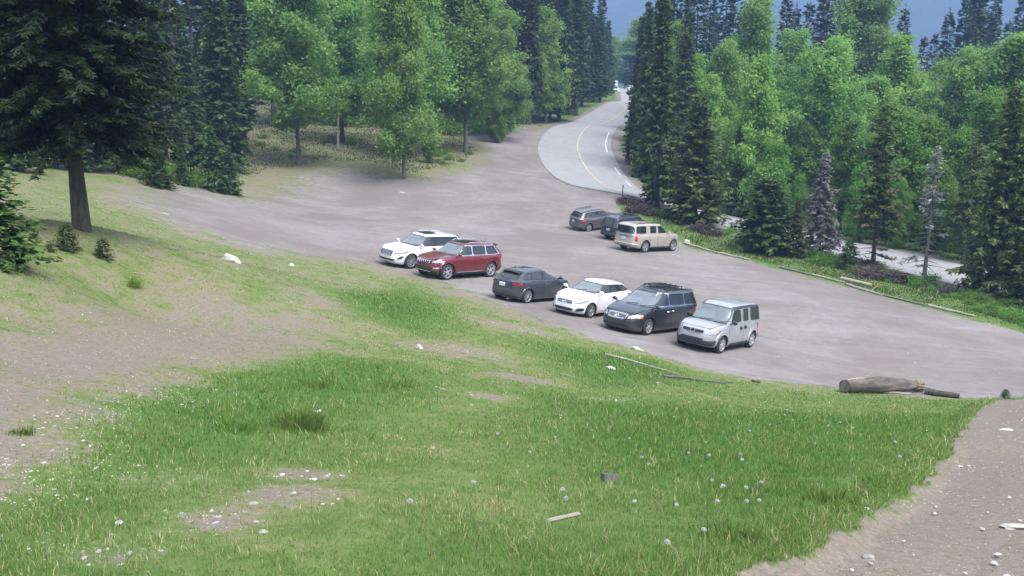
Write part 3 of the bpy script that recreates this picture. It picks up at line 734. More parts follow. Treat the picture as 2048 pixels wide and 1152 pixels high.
    for f in sp.get('roofx', []):
        if f[0] == 'rails':
            _, xa, xb, yy, mat = f
            for sg in (1, -1):
                P = [TC(xa+(xb-xa)*k/10, sg*yy, .055 if 0 < k < 10 else .0) for k in range(11)]; mb = MB(); mb.tube(P, .018, 6)
                for k in (3, 7): mb.tube([TC(xa+(xb-xa)*k/10, sg*yy, -.01), P[k]], .018, 6)
                mb.build('roof_rail', mat, piv, ang=50)
        elif f[0] == 'cross':
            for x in f[1]:
                mb = MB(); mb.tube([TC(x, -f[2], .06), TC(x, 0, .065), TC(x, f[2], .06)], .02, 6); mb.build('cross_bar', M['black'], piv, ang=50)
        elif f[0] == 'glass':
            pmesh('sunroof', TC, [(f[1], -f[3]), (f[2], -f[3]), (f[2], f[3]), (f[1], f[3])], M['glass'], piv, 8, 8, .12, .012, .02)
        elif f[0] == 'basket':
            mb = MB(); xs = np.linspace(f[1], f[2], 6)
            for x in xs: mb.tube([TC(x, -f[3], .10), TC(x, f[3], .10)], .016, 6)
            for y in np.linspace(-f[3], f[3], 5): mb.tube([TC(f[1], y, .115), TC(f[2], y, .115)], .014, 6)
            for x in (f[1], f[2]):
                for y in (-f[3], f[3]): mb.tube([TC(x, y, 0), TC(x, y, .12)], .018, 6)
            mb.build('roof_rack', M['black'], piv, ang=50)
        elif f[0] == 'ribs':
            for y in np.linspace(-f[3], f[3], 5):
                mb = MB(); mb.tube([TC(f[1], y, .002), TC((f[1]+f[2])/2, y, .004), TC(f[2], y, .002)], .010, 5); mb.build('roof_rib', paintm, piv, ang=50)
        elif f[0] == 'ant':
            mb = MB(); p = TC(f[1], 0, 0); mb.tube([p, (p[0]-.12, 0, p[2]+.22)], .006, 5); mb.build('antenna', M['black'], piv)
    # origin below the middle of the car
    for ch in root.children: ch.location.x += wb/2
    root['wb'] = wb; root['hwl'] = hw
    return root
def park(root, heading, u=None, v=None, wheel=None, xy=None):
    """heading = direction the nose points (deg, from +X); (u, v) = tyre contact of wheel (x: 0 front / 1 rear, side +1 left / -1 right) or xy of the front axle"""
    h = R(heading); wb = root['wb']; e = Vector((math.cos(h), math.sin(h), 0)); l = Vector((-e.y, e.x, 0))
    if xy is None:
        q = hit(u, v); p = Vector((q[0], q[1], 0)); c = p-l*(wheel[1]*(root['hwl']-.08))+e*(wb*.5 if wheel[0] else -wb*.5)
    else: c = Vector((xy[0], xy[1], 0))-e*wb*.5
    a = c+e*wb/2; b = c-e*wb/2; s1 = c+l*.8; s2 = c-l*.8
    Z = hgt([a.x, b.x, s1.x, s2.x], [a.y, b.y, s1.y, s2.y])
    ex = Vector((a.x-b.x, a.y-b.y, Z[0]-Z[1])).normalized(); ly = Vector((s1.x-s2.x, s1.y-s2.y, Z[2]-Z[3])).normalized()
    n = ex.cross(ly).normalized(); ly = n.cross(ex)
    Mx = Matrix((ex, ly, n)).transposed().to_4x4(); Mx.translation = Vector((c.x, c.y, (Z[0]+Z[1]+Z[2]+Z[3])/4-.012))
    root.matrix_world = Mx
    del root['wb'], root['hwl']
W_ = M['chrome']
SPEC = {}
SPEC['element'] = dict(wb=2.575, fo=.84, ro=.86, W=1.83, R=.34, rim=.225, clear=.24, tw=.22, spoke=('wide', 7), nose=.07, hcrown=.04,
  zhi=[(-3.5, 1.12), (-.3, 1.07), (.1, 1.05), (.5, .98), (.75, .90), (.84, .86)],
  cab=dict(belt=(1.05, 1.10), roof=[(-3.4, 1.71), (-2.4, 1.755), (-1.3, 1.74), (-.7, 1.68)], ws=(-.28, -.92), rs=(-3.40, -3.26), hw=(.84, .70), crown=.045),
  win=[[(-1.50, 1.13), (-.66, 1.13), (-.96, 1.58), (-1.44, 1.60)], [(-2.12, 1.14), (-1.68, 1.14), (-1.68, 1.60), (-2.12, 1.61)], [(-3.36, 1.13), (-2.32, 1.13), (-2.32, 1.66), (-3.28, 1.66)]],
  doors=[(-1.58, -.42, -1.38), (-2.2, -1.60, -1.76)], hm=M['black'], hbox=1, mm=M['black'], archm=M['silver_paint'], archw=.10, sillm=M['cladding'], roofstrip=1, nc=(8, 9),
  emblem=('oval', .10, .07), front=[('bumper', 1.28, .02, .42, M['cladding']), ('grille', [(-.42, .76), (.42, .76), (.44, .87), (-.44, .87)], M['cladding'], 2, 'h', M['silver_paint']),
    ('lamp', [(.50, .73), (.80, .74), (.82, .89), (.50, .88)], (1.03, 1.10, .66, .84)), ('intake', [(-.45, .50), (.45, .50), (.48, .57), (-.48, .57)])],
  rear=[('tail', 2.92, 3.12, .55, .92, 0), ('plate', .8, None), ('bumper', 1.2, .0, .35, M['cladding'])], roofx=[('ribs', -1.5, -3.1, .45)])
SPEC['odyssey'] = dict(wb=3.0, fo=.98, ro=1.12, W=1.96, R=.345, rim=.22, clear=.17, tw=.235, spoke=('wide', 7), nose=.12, hcrown=.06,
  zhi=[(-4.1, 1.12), (-.2, 1.08), (.0, 1.05), (.5, .93), (.85, .82), (.98, .77)],
  cab=dict(belt=(1.05, 1.12), roof=[(-4.1, 1.62), (-3.0, 1.68), (-1.6, 1.69), (-1.0, 1.62)], ws=(.0, -1.15), rs=(-4.0, -3.72), hw=(.90, .70), crown=.05),
  dlo=[(-3.88, 1.09), (-.36, 1.09), (-1.12, 1.62), (-3.66, 1.62)], dlochrome=1,
  win=[[(-1.50, 1.14), (-.52, 1.14), (-1.16, 1.575), (-1.46, 1.585)], [(-2.68, 1.14), (-1.56, 1.14), (-1.52, 1.585), (-2.66, 1.585)], [(-3.80, 1.14), (-2.74, 1.14), (-2.72, 1.585), (-3.62, 1.575)]],
  doors=[(-1.52, -.38, -1.35), (-2.66, -1.56, -1.72)], hm=M['chrome'], crease=.42, emblem=('h', .07, .055),
  front=[('grille', [(-.36, .64), (.36, .64), (.42, .80), (-.42, .80)], M['chrome'], 3, 'h', M['chrome']), ('lamp', [(.46, .66), (.84, .70), (.86, .84), (.54, .80)], (1.02, 1.16, .66, .84)),
    ('intake', [(-.55, .32), (.55, .32), (.60, .42), (-.60, .42)])],
  rear=[('tail', 2.86, 3.15, .6, .95, 0), ('plate', .75, None)], roofx=[('rails', -1.5, -3.7, .60, M['black']), ('basket', -1.55, -2.9, .50)])
SPEC['cherokee'] = dict(wb=2.915, fo=.84, ro=1.05, W=1.95, R=.40, rim=.275, clear=.26, tw=.265, spoke=('split', 5), nose=.08, gap=.06, hcrown=.05,
  zhi=[(-3.95, 1.18), (-.4, 1.15), (-.2, 1.13), (.4, 1.06), (.75, .98), (.84, .93)],
  cab=dict(belt=(1.13, 1.20), roof=[(-3.9, 1.60), (-3.2, 1.68), (-2.0, 1.73), (-1.2, 1.72), (-.9, 1.66)], ws=(-.36, -1.18), rs=(-3.90, -3.45), hw=(.86, .66), crown=.05),
  dlo=[(-3.60, 1.17), (-.62, 1.15), (-1.22, 1.655), (-3.22, 1.645)], dlochrome=1,
  win=[[(-1.66, 1.19), (-.78, 1.18), (-1.26, 1.62), (-1.62, 1.625)], [(-2.60, 1.19), (-1.72, 1.19), (-1.70, 1.625), (-2.56, 1.625)], [(-3.50, 1.20), (-2.66, 1.19), (-2.64, 1.62), (-3.20, 1.60)]],
  doors=[(-1.68, -.50, -1.48), (-2.62, -1.71, -2.42)], rdc=1, archm=M['red_paint'], archw=.07, sillm=M['black'], sillh=.10, chromesill=.37, crease=.60,
  front=[('bumper', .94, .0, .30, M['black']), ('grille', [(-.50, .80), (.50, .80), (.52, .95), (-.52, .95)], M['chrome'], 7, 'v', M['red_paint']), ('lamp', [(.58, .83), (.86, .85), (.88, .96), (.58, .95)], None),
    ('intake', [(-.60, .50), (.60, .50), (.60, .62), (-.60, .62)]), ('fog', [(.66, .56), (.86, .58), (.86, .65), (.66, .63)], M['lamp']), ('chromebar', [(-.55, .40), (.55, .40), (.58, .43), (-.58, .43)])],
  rear=[('tail', 2.9, 3.2, .72, .95, 0), ('plate', .9, None), ('bumper', 1.15, .0, .3, M['black'])],
  roofx=[('rails', -1.5, -3.2, .60, M['chrome']), ('glass', -1.35, -2.45, .46), ('ant', -3.2)], spoiler=.16)
SPEC['acadia'] = dict(wb=2.857, fo=.97, ro=1.09, W=1.92, R=.39, rim=.27, clear=.22, tw=.25, spoke=('split', 6), nose=.10, hcrown=.05,
  zhi=[(-3.95, 1.16), (-.3, 1.12), (-.1, 1.10), (.5, 1.03), (.85, .96), (.97, .90)],
  cab=dict(belt=(1.10, 1.18), roof=[(-3.9, 1.58), (-3.0, 1.67), (-1.9, 1.71), (-1.2, 1.69), (-.9, 1.63)], ws=(-.25, -1.12), rs=(-3.86, -3.40), hw=(.86, .67), crown=.05),
  dlo=[(-3.60, 1.16), (-.55, 1.13), (-1.16, 1.63), (-3.20, 1.61)],
  win=[[(-1.62, 1.18), (-.72, 1.16), (-1.20, 1.60), (-1.58, 1.605)], [(-2.64, 1.18), (-1.68, 1.18), (-1.66, 1.605), (-2.58, 1.60)], [(-3.52, 1.19), (-2.70, 1.18), (-2.66, 1.60), (-3.16, 1.575)]],
  doors=[(-1.64, -.45, -1.44), (-2.62, -1.67, -2.42)], rdc=1, sillm=M['cladding'], archm=M['white_paint'], archw=.04, emblem=None,
  front=[('grille', [(-.42, .66), (.42, .66), (.48, .90), (-.48, .90)], M['chrome'], 5, 'h', M['chrome']), ('lamp', [(.56, .76), (.84, .80), (.87, .92), (.62, .88)], None),
    ('intake', [(-.60, .40), (.60, .40), (.64, .49), (-.64, .49)]), ('fog', [(.70, .50), (.82, .52), (.86, .68), (.80, .66)])],
  rear=[('tail', 2.85, 3.2, .7, .95, 0), ('plate', .85, None), ('bumper', 1.15, .0, .2, M['cladding'])],
  roofx=[('glass', -1.30, -2.05, .44), ('rails', -1.6, -3.2, .60, M['chrome'])], spoiler=.12)
SPEC['focus'] = dict(wb=2.648, fo=.87, ro=.84, W=1.82, R=.325, rim=.225, clear=.17, tw=.22, spoke=('multi', 10), nose=.14, nb=(3.6, 4.2), hcrown=.05,
  zhi=[(-3.5, 1.02), (-3.2, 1.05), (-.2, .99), (.0, .96), (.45, .86), (.75, .74), (.87, .66)],
  cab=dict(belt=(.98, 1.06), roof=[(-3.5, 1.20), (-2.9, 1.325), (-2.2, 1.42), (-1.5, 1.455), (-1.1, 1.41)], ws=(-.15, -1.25), rs=(-3.42, -2.80), hw=(.82, .57), crown=.045, rwz=(1.04, 1.29)),
  win=[[(-1.54, 1.04), (-.62, 1.02), (-1.22, 1.335), (-1.50, 1.355)], [(-2.36, 1.06), (-1.60, 1.045), (-1.57, 1.355), (-2.20, 1.33)], [(-2.84, 1.10), (-2.42, 1.07), (-2.28, 1.315), (-2.52, 1.27)]],
  dlo=[(-2.95, 1.06), (-.42, .99), (-1.18, 1.37), (-2.50, 1.33)],
  doors=[(-1.55, -.40, -1.36), (-2.42, -1.58, -2.22)], rdc=1, emblem=('oval', .07, .035), archm=M['grey_paint'], archw=.035,
  front=[('grille', [(-.34, .44), (.34, .44), (.44, .60), (-.44, .60)], M['chrome'], 4, 'h', None), ('lamp', [(.50, .60), (.76, .64), (.80, .74), (.60, .70)], None)],
  rear=[('tail', 2.86, 3.42, .68, .95, 0), ('plate', .80, None), ('bumper', .98, .03, .20, M['cladding'], .012), ('bar', .93, .22)], spoiler=.15, spm=M['black'], sillm=M['grey_paint'],
  roofx=[('ant', -2.6)])
SPEC['impreza'] = dict(wb=2.645, fo=.90, ro=.88, W=1.76, R=.32, rim=.215, clear=.18, tw=.21, spoke=('multi', 8), nose=.12, hcrown=.05, nb=(3.8, 4.6),
  zhi=[(-3.55, 1.0), (-.25, .99), (.0, .97), (.5, .88), (.78, .78), (.90, .70)],
  cab=dict(belt=(.98, 1.05), roof=[(-3.5, 1.20), (-2.9, 1.33), (-2.2, 1.405), (-1.5, 1.435), (-1.1, 1.40)], ws=(-.15, -1.22), rs=(-3.46, -2.92), hw=(.80, .57), crown=.045),
  dlo=[(-3.15, 1.05), (-.48, .99), (-1.20, 1.36), (-2.72, 1.31)],
  win=[[(-1.54, 1.05), (-.66, 1.02), (-1.22, 1.325), (-1.50, 1.34)], [(-2.40, 1.07), (-1.60, 1.05), (-1.57, 1.34), (-2.30, 1.315)], [(-2.96, 1.10), (-2.46, 1.08), (-2.38, 1.30), (-2.66, 1.275)]],
  doors=[(-1.54, -.40, -1.35), (-2.44, -1.57, -2.24)], rdc=1, emblem=('oval', .06, .035), nofog=1,
  front=[('grille', [(-.34, .60), (.34, .60), (.38, .72), (-.38, .72)], M['chrome'], 1, 'h', M['chrome']), ('lamp', [(.47, .62), (.74, .67), (.80, .77), (.52, .70)], None),
    ('intake', [(-.42, .30), (.42, .30), (.46, .42), (-.46, .42)]), ('fog', [(.54, .30), (.76, .33), (.76, .46), (.60, .44)])],
  rear=[('tail', 2.86, 3.3, .6, .9, 0), ('plate', .8, None)], spoiler=.12, roofx=[('ant', -2.6)])
SPEC['tahoe'] = dict(wb=2.946, fo=.98, ro=1.18, W=2.0, R=.405, rim=.275, clear=.28, tw=.275, spoke=('split', 5), nose=.10, gap=.065, nb=(4.5, 7), hcrown=.04,
  zhi=[(-4.2, 1.23), (-.4, 1.22), (-.2, 1.20), (.5, 1.16), (.88, 1.08), (.98, 1.02)],
  cab=dict(belt=(1.20, 1.22), roof=[(-4.1, 1.82), (-3.4, 1.87), (-2.0, 1.88), (-1.2, 1.85), (-.9, 1.79)], ws=(-.38, -1.08), rs=(-4.08, -3.98), hw=(.92, .76), crown=.05, rwz=(1.25, 1.72), rww=.88),
  win=[[(-1.68, 1.27), (-.78, 1.27), (-1.16, 1.73), (-1.66, 1.74)], [(-2.48, 1.28), (-1.86, 1.28), (-1.84, 1.74), (-2.48, 1.74)], [(-3.86, 1.28), (-2.90, 1.28), (-2.88, 1.74), (-3.80, 1.74)]],
  doors=[(-1.74, -.52, -1.55), (-2.68, -1.78, -2.45)], rdc=1, crease=.68, sillm=M['cladding'], sillh=.10,
  front=[('grille', [(-.55, .76), (.55, .76), (.58, 1.0), (-.58, 1.0)], M['chrome'], 3, 'h', M['chrome']), ('lamp', [(.66, .80), (.92, .82), (.94, 1.0), (.68, 1.0)], None)],
  rear=[('tail', 2.92, 3.10, .42, .93, 0), ('plate', .90, M['gold_paint']), ('bumper', 1.18, .0, .30, M['gold_paint'], .05), ('bar', 1.04, .32, 1)],
  roofx=[('rails', -1.4, -3.7, .66, M['black']), ('ribs', -1.4, -3.6, .40)])
SPEC['blazer'] = dict(wb=2.87, fo=.90, ro=1.05, W=1.90, R=.375, rim=.23, clear=.26, tw=.25, spoke=('split', 6), nose=.10, nb=(4.5, 6), hcrown=.04,
  zhi=[(-4.0, 1.12), (-.3, 1.12), (.4, 1.06), (.8, .98), (.90, .92)],
  cab=dict(belt=(1.10, 1.12), roof=[(-3.95, 1.66), (-3.2, 1.72), (-2.0, 1.73), (-1.2, 1.71), (-.9, 1.65)], ws=(-.3, -1.08), rs=(-3.92, -3.70), hw=(.86, .68), crown=.05, rwz=(1.16, 1.60)),
  win=[[(-1.62, 1.16), (-.70, 1.16), (-1.14, 1.60), (-1.58, 1.61)], [(-2.60, 1.16), (-1.72, 1.16), (-1.70, 1.61), (-2.56, 1.61)], [(-3.70, 1.16), (-2.72, 1.16), (-2.70, 1.61), (-3.55, 1.60)]],
  doors=[(-1.66, -.48, -1.48), (-2.64, -1.70, -2.42)], rdc=1, sillm=M['cladding'],
  front=[('grille', [(-.5, .66), (.5, .66), (.52, .86), (-.52, .86)], M['chrome'], 2, 'h', None), ('lamp', [(.58, .70), (.84, .72), (.86, .88), (.60, .86)], None)],
  rear=[('tail', 2.84, 3.24, .50, .80, 0), ('plate', .83, None), ('bumper', 1.2, .0, .32, M['cladding'], .05)], roofx=[('rails', -1.4, -3.5, .58, M['black']), ('cross', (-1.9, -2.9), .58)])
SPEC['vibe'] = dict(wb=2.60, fo=.85, ro=.90, W=1.775, R=.325, rim=.22, clear=.19, tw=.215, spoke=('split', 5), nose=.13, nb=(3.8, 4.6), hcrown=.05,
  zhi=[(-3.5, 1.05), (-.2, 1.02), (.0, 1.0), (.5, .90), (.75, .79), (.85, .72)],
  cab=dict(belt=(1.0, 1.10), roof=[(-3.5, 1.36), (-2.9, 1.47), (-2.0, 1.53), (-1.3, 1.53), (-1.0, 1.49)], ws=(-.05, -1.1), rs=(-3.44, -3.0), hw=(.82, .62), crown=.045, rwz=(1.12, 1.42)),
  dlo=[(-3.06, 1.10), (-.38, 1.02), (-1.06, 1.46), (-2.76, 1.44)],
  win=[[(-1.50, 1.08), (-.56, 1.06), (-1.10, 1.42), (-1.46, 1.445)], [(-2.34, 1.10), (-1.56, 1.08), (-1.53, 1.445), (-2.28, 1.435)], [(-2.92, 1.15), (-2.40, 1.12), (-2.34, 1.43), (-2.70, 1.39)]],
  doors=[(-1.53, -.40, -1.34), (-2.38, -1.56, -2.18)], rdc=1, archm=M['vibe_paint'], archw=.04,
  front=[('grille', [(-.4, .58), (.4, .58), (.42, .68), (-.42, .68)], M['black'], 1, 'h', None), ('lamp', [(.50, .60), (.74, .64), (.78, .76), (.54, .72)], None)],
  rear=[('tail', 2.80, 3.12, .58, .92, 0), ('plate', .80, None), ('bumper', 1.1, .0, .18, M['cladding'], .012)], roofx=[('rails', -1.4, -2.9, .54, M['black'])], spoiler=.10)
near_g, far_g = 'cars parked in the row beside the grass', 'cars parked against the trees'
C_ = [('element', 'boxy_suv', 'boxy silver car with dark roof edges and dark lower bumper, nearest the camera', 'car', 'silver_paint', near_g, 230.2, dict(xy=(7.13, 32.85))),
 ('odyssey', 'minivan', 'long black minivan with a dark roof rack beside the boxy silver car', 'minivan', 'black_paint', near_g, 229, dict(xy=(4.62, 34.72))),
 ('impreza', 'hatchback', 'white hatchback facing the grass between dark grey hatchback and black minivan', 'car', 'white_paint', near_g, 232, dict(u=1179, v=635.5, wheel=(0, 1))),
 ('focus', 'hatchback', 'dark grey hatchback parked tail to the grass with red taillights', 'car', 'grey_paint', near_g, 50, dict(u=1053, v=606.5, wheel=(1, -1))),
 ('cherokee', 'suv', 'dark red off-road wagon with seven-slot grille and bright five-spoke wheels', 'suv', 'red_paint', near_g, 225, dict(xy=(-3.83, 43.6))),
 ('acadia', 'suv', 'white off-road wagon with chrome grille at the far left end of the row', 'suv', 'white_paint', near_g, 226, dict(u=820.2, v=537.5, wheel=(0, 1))),
 ('tahoe', 'suv', 'big pale gold off-road wagon with red taillights beside the roadside trees', 'suv', 'gold_paint', far_g, 42, dict(u=1288.3, v=505.3, wheel=(1, -1))),
 ('blazer', 'suv', 'black off-road wagon squeezed between grey hatchback and pale gold wagon', 'suv', 'navy_paint', far_g, 44, None),
 ('vibe', 'hatchback', 'mid grey hatchback with roof rails at the far corner of the lot', 'car', 'vibe_paint', far_g, 33, dict(u=1177, v=462.8, wheel=(1, -1)))]
CARS = {}
for key, nm, lab, cat, pm, grp, hd, pk in C_:
    o = car(nm, lab, cat, SPEC[key], M[pm], grp); CARS[key] = o
    o['wb2'] = SPEC[key]['wb']; wb_, hw_ = o['wb'], o['hwl']
    if pk is None: pk = dict(u=1252, v=482, wheel=(1, -1))
    park(o, hd, **pk); del o['wb2']
    o['_w'] = [wb_, hw_]
def ghost(key, label, hd, xy, group):
    o = copy_tree(CARS[key]); o['label'] = label; o['group'] = group
    o['wb'], o['hwl'] = CARS[key]['_w']; park(o, hd, xy=xy); del o['_w']; return o
ghost('vibe', 'grey car glimpsed through the trees at the far end of the road, leftmost', 20, at(1190, 222)[:2], 'distant cars by the road end')
ghost('acadia', 'white car parked under the trees left of the far road end', 200, at(1208, 226)[:2], 'distant cars by the road end')
ghost('impreza', 'tiny white car on the far road end between the trees', 265, at(1262, 232)[:2], 'distant cars by the road end')
for o in CARS.values(): del o['_w']
# ------------------------------------------------------------------ trees
def cards(c, ax, wd, ln, hw):
    """leaf faces: centre c (n,3), long axis ax, width axis wd (unit), half length ln, half width hw -> quads (n*4,3)"""
    a = ax*ln[:, None]; b = wd*hw[:, None]
    V = np.stack([c-a, c+b*.9-a*.1, c+a, c-b*.9+a*.1], 1).reshape(-1, 3)
    return V
def unit(v): return v/np.maximum(np.linalg.norm(v, axis=-1, keepdims=True), 1e-9)
def leaf_obj(name, V, tone, mat, parent):
    F = np.arange(len(V)).reshape(-1, 4); return mesh_np(name, V, F, mat, parent, attrs={'tone': ('FACE', 'FLOAT', np.clip(tone, 0, 1))})
def trunk_mb(h, r, lean=(0, 0), n=10, top=.06, seg=14, limbs=()):
    mb = MB(); P = []; rr = []
    wx, wy = random.uniform(-.15, .15), random.uniform(-.15, .15)
    for i in range(seg+1):
        t = i/seg; P.append((lean[0]*t*h+wx*math.sin(t*5)*t*h*.06, lean[1]*t*h+wy*math.sin(t*4)*t*h*.06, t*h-.25*(i == 0)))
        rr.append(max(r*(1-t)**.85, r*top)*(1.35 if i == 0 else 1.08 if t < .08 else 1))
    mb.tube(P, rr, n, jit=.06)
    for q in limbs: mb.tube(q[0], q[1], 5)
    return mb
def conifer(name, h, r0, rad, rng, base=.08, mat='needle', bark_='bark', whorl=.34, per=7, card=.22, dens=1., droop=.35, power=.8, sparse=0, dead_low=0, tips=True, wf=1.):
    """h height, rad crown radius at its widest; branches carry side twigs, each twig a few needle fans"""
    root = empty(name, (0, 0, 0)); C = []; A = []; Wd = []; L = []; Hw = []; Tn = []; limbs = []
    z = h*base; 
    while z < h*.985:
        t = max(0., (z/h-base)/(1-base)); prof = (1-t)**power*(1 if t > .12 else .72+.28*t/.12)
        n = max(3, int(per*(.6+.4*prof)+rng.uniform(-1, 1)))
        a0 = rng.uniform(0, 6.28)
        for k in range(n):
            if rng.uniform() < sparse: continue
            az = a0+6.283*k/n+rng.normal(0, .2); bl = rad*prof*rng.uniform(.68, 1.12)+.12
            el = R(28)*(t**1.5)-droop*.5*(1-t)+rng.normal(0, .06)
            d = np.array([math.cos(az)*math.cos(el), math.sin(az)*math.cos(el), math.sin(el)])
            m = max(3, int(bl/card*2.4*dens)); s = np.sort(rng.uniform(.10 if t > .3 else .28, 1, m))
            sag = -droop*bl*.30*s**2+.12*bl*s**4
            p = np.array([0, 0, z])+d*(s*bl)[:, None]; p[:, 2] += sag
            side = np.array([-math.sin(az), math.cos(az), 0])
            if dead_low and t < dead_low and rng.uniform() < .75: limbs.append(([(0, 0, z), tuple(np.array([0, 0, z])+d*bl*.5), tuple(p[-1])], [.02+.008*bl, .012, .004])); continue
            if bl > 1.2 and rng.uniform() < .5: limbs.append(([(0, 0, z), tuple(np.array([0, 0, z])+d*bl*.5-np.array([0, 0, droop*bl*.08])), tuple(p[-1])], [.018+.008*bl, .012, .004]))
            sg = np.where(np.arange(m) % 2 == 0, 1, -1)
            tl = card*(1.05-.35*s)*rng.uniform(.8, 1.5, m)*(1+.9*(1-s)*min(bl, 2.5)/1.5)
            ax = unit(d*rng.uniform(.35, .9, m)[:, None]+side*sg[:, None]*rng.uniform(.5, 1, m)[:, None]+rng.normal(0, .18, (m, 3))+np.array([0, 0, -.22]))
            up = unit(np.cross(ax, np.array([0, 0, 1.]))+rng.normal(0, .35, (m, 3)))
            tone = rng.uniform(.1, .65)+rng.normal(0, .14, m)+(.35*(s > .8) if tips else 0)
            for rep in range(3):
                C.append(p+ax*tl[:, None]*.55+rng.normal(0, .02+card*.15, (m, 3))); A.append(unit(ax+rng.normal(0, .2, (m, 3)))); Wd.append(unit(up+rng.normal(0, .3, (m, 3)))); L.append(tl*.62); Hw.append(tl*rng.uniform(.22, .42, m)*wf); Tn.append(tone+rng.normal(0, .1, m))
        z += whorl*rng.uniform(.75, 1.25)*(1-.45*t)
    # leader
    m = int(14*dens); s = rng.uniform(.9, 1.02, m); C.append(np.c_[rng.normal(0, .05, m), rng.normal(0, .05, m), s*h]); A.append(unit(rng.normal(0, .5, (m, 3))+np.array([0, 0, 1]))); Wd.append(unit(rng.normal(0, 1, (m, 3)))); L.append(np.full(m, card*.7)); Hw.append(np.full(m, card*.15)); Tn.append(rng.uniform(.2, .8, m))
    trunk_mb(h*.98, r0, limbs=limbs[:140]).build('trunk', M[bark_], root, ang=60)
    V = cards(np.concatenate(C), np.concatenate(A), np.concatenate(Wd), np.concatenate(L), np.concatenate(Hw))
    leaf_obj('crown', V, np.concatenate(Tn), M[mat], root)
    return root
def poplar(name, h, r0, rad, rng, base=.18, mat='leaf', leaf=.122, clumps=185, per=290, bark_='bark_grey', shape='tall', open_=0):
    root = empty(name, (0, 0, 0)); limbs = []; C = []; Wd = []; A = []; Tn = []; S = []
    def profile(t):
        if shape == 'tall': return max(0., math.sin(math.pi*min(1, t*.93+.07)**.8))**.6*(1-.45*t)+.06
        return max(0., math.sin(math.pi*min(1, .12+t*.86)))**.6+.05
    # limbs, each carrying clumps
    nl = int(clumps/4.2)
    for i in range(nl):
        t = ((i+rng.uniform(0, 1))/nl)**.9; z = h*(base+(1-base)*t*.96); az = i*2.4+rng.normal(0, .35)
        rr = rad*profile(t)*rng.uniform(.45, 1.3); el = R(38)+R(22)*t+rng.normal(0, .14)
        z0 = max(h*base*.8, z-rr*math.tan(el)*.8)
        end = np.array([math.cos(az)*rr, math.sin(az)*rr, z]); st = np.array([0, 0, z0])
        mid = (end+st)/2+np.array([0, 0, -.10*rr]); limbs.append(([tuple(st), tuple(mid), tuple(end)], [max(.02, r0*.35*(1-t)), .02, .008]))
        for s in np.linspace(.42, 1.05, 4 if rr > .9 else 3):
            if rng.uniform() < open_: continue
            c = st*(1-s)**2+2*mid*s*(1-s)+end*s*s if s <= 1 else end*1.03-st*.03
            c = c+rng.normal(0, .22+.05*rad, 3); cr = rng.uniform(.5, .95)*(.55+.13*rad)*(.85+.4*(s > .9))
            m = int(per*.8*rng.uniform(.6, 1.3)*(cr/.6)**1.3); q = unit(rng.normal(0, 1, (m, 3)))*(rng.uniform(.05, 1, m)**.55*cr*np.where(rng.uniform(0, 1, m) < .22, 1.7, 1.))[:, None]*np.array([1.1, 1.1, .85])
            C.append(c+q); nrm = unit(rng.normal(0, .8, (m, 3))+np.array([0, 0, .75])+unit(q)*.5)
            a = unit(np.cross(nrm, rng.normal(0, 1, (m, 3)))); A.append(a); Wd.append(np.cross(nrm, a)); Tn.append(rng.uniform(.2, .75)+rng.normal(0, .14, m)); S.append(leaf*rng.uniform(.65, 1.3, m))
    trunk_mb(h*.97, r0, limbs=limbs).build('trunk', M[bark_], root, ang=60)
    S = np.concatenate(S); V = cards(np.concatenate(C), np.concatenate(A), np.concatenate(Wd), S, S*.72)
    leaf_obj('crown', V, np.concatenate(Tn), M[mat], root); return root
def bush(name, rad, h, rng, mat, n=900, card=.09, stem_mat='bark', part='foliage'):
    root = empty(name, (0, 0, 0)); limbs = []; C = []; A = []
    for i in range(16):
        az = rng.uniform(0, 6.28); e = rng.uniform(.3, 1.4); l = rng.uniform(.6, 1)
        d = np.array([math.cos(az)*math.cos(e)*rad, math.sin(az)*math.cos(e)*rad, math.sin(e)*h])*l
        limbs.append(([(0, 0, -.05), tuple(d*.5+rng.normal(0, .05, 3)), tuple(d)], [.018, .012, .004]))
        m = n//16; s = rng.uniform(.3, 1.05, m); C.append(d*s[:, None]+rng.normal(0, .10+.14*rad, (m, 3))*np.array([1, 1, .6])); A.append(unit(d/np.linalg.norm(d)+rng.normal(0, .6, (m, 3))))
    mb = MB()
    for q in limbs: mb.tube(q[0], q[1], 5)
    mb.build('stem', M[stem_mat], root); C = np.concatenate(C); A = np.concatenate(A); C[:, 2] = np.abs(C[:, 2])
    m = len(C); wd = unit(np.cross(A, rng.normal(0, 1, (m, 3)))); L = card*rng.uniform(.6, 1.4, m)
    thin = .16 if stem_mat == 'bark_dead' else .42
    leaf_obj(part, cards(C, A, wd, L, L*thin), rng.uniform(.1, .9, m), M[mat], root); return root
rg = np.random.default_rng
LAB_SEEN = {}
def near_label(what, u, Y, anchors, rows):
    a = min(anchors, key=lambda q: abs(q[0]-u)); side = 'straight behind' if abs(a[0]-u) < 14 else 'left of' if u < a[0] else 'right of'
    row = next(t for lim, t in rows if Y < lim); l = f'{what} {row} {side} {a[1]}'
    k = LAB_SEEN.get(l, 0); LAB_SEEN[l] = k+1
    if k: l = l.replace(what, ['', 'second '+what, 'third '+what, 'fourth '+what, 'fifth '+what, 'sixth '+what][min(k, 5)], 1)
    return l
PR = {}
PR['c1'] = conifer('spruce_tree', 15, .20, 2.4, rg(1), card=.32, whorl=.42, dens=.9)
PR['c2'] = conifer('spruce_tree', 17, .20, 1.9, rg(2), base=.16, card=.32, whorl=.45, dens=.9, power=.7, sparse=.12)
PR['c3'] = conifer('spruce_tree', 13, .18, 2.2, rg(3), base=.05, card=.30, whorl=.38, dens=1., power=.95)
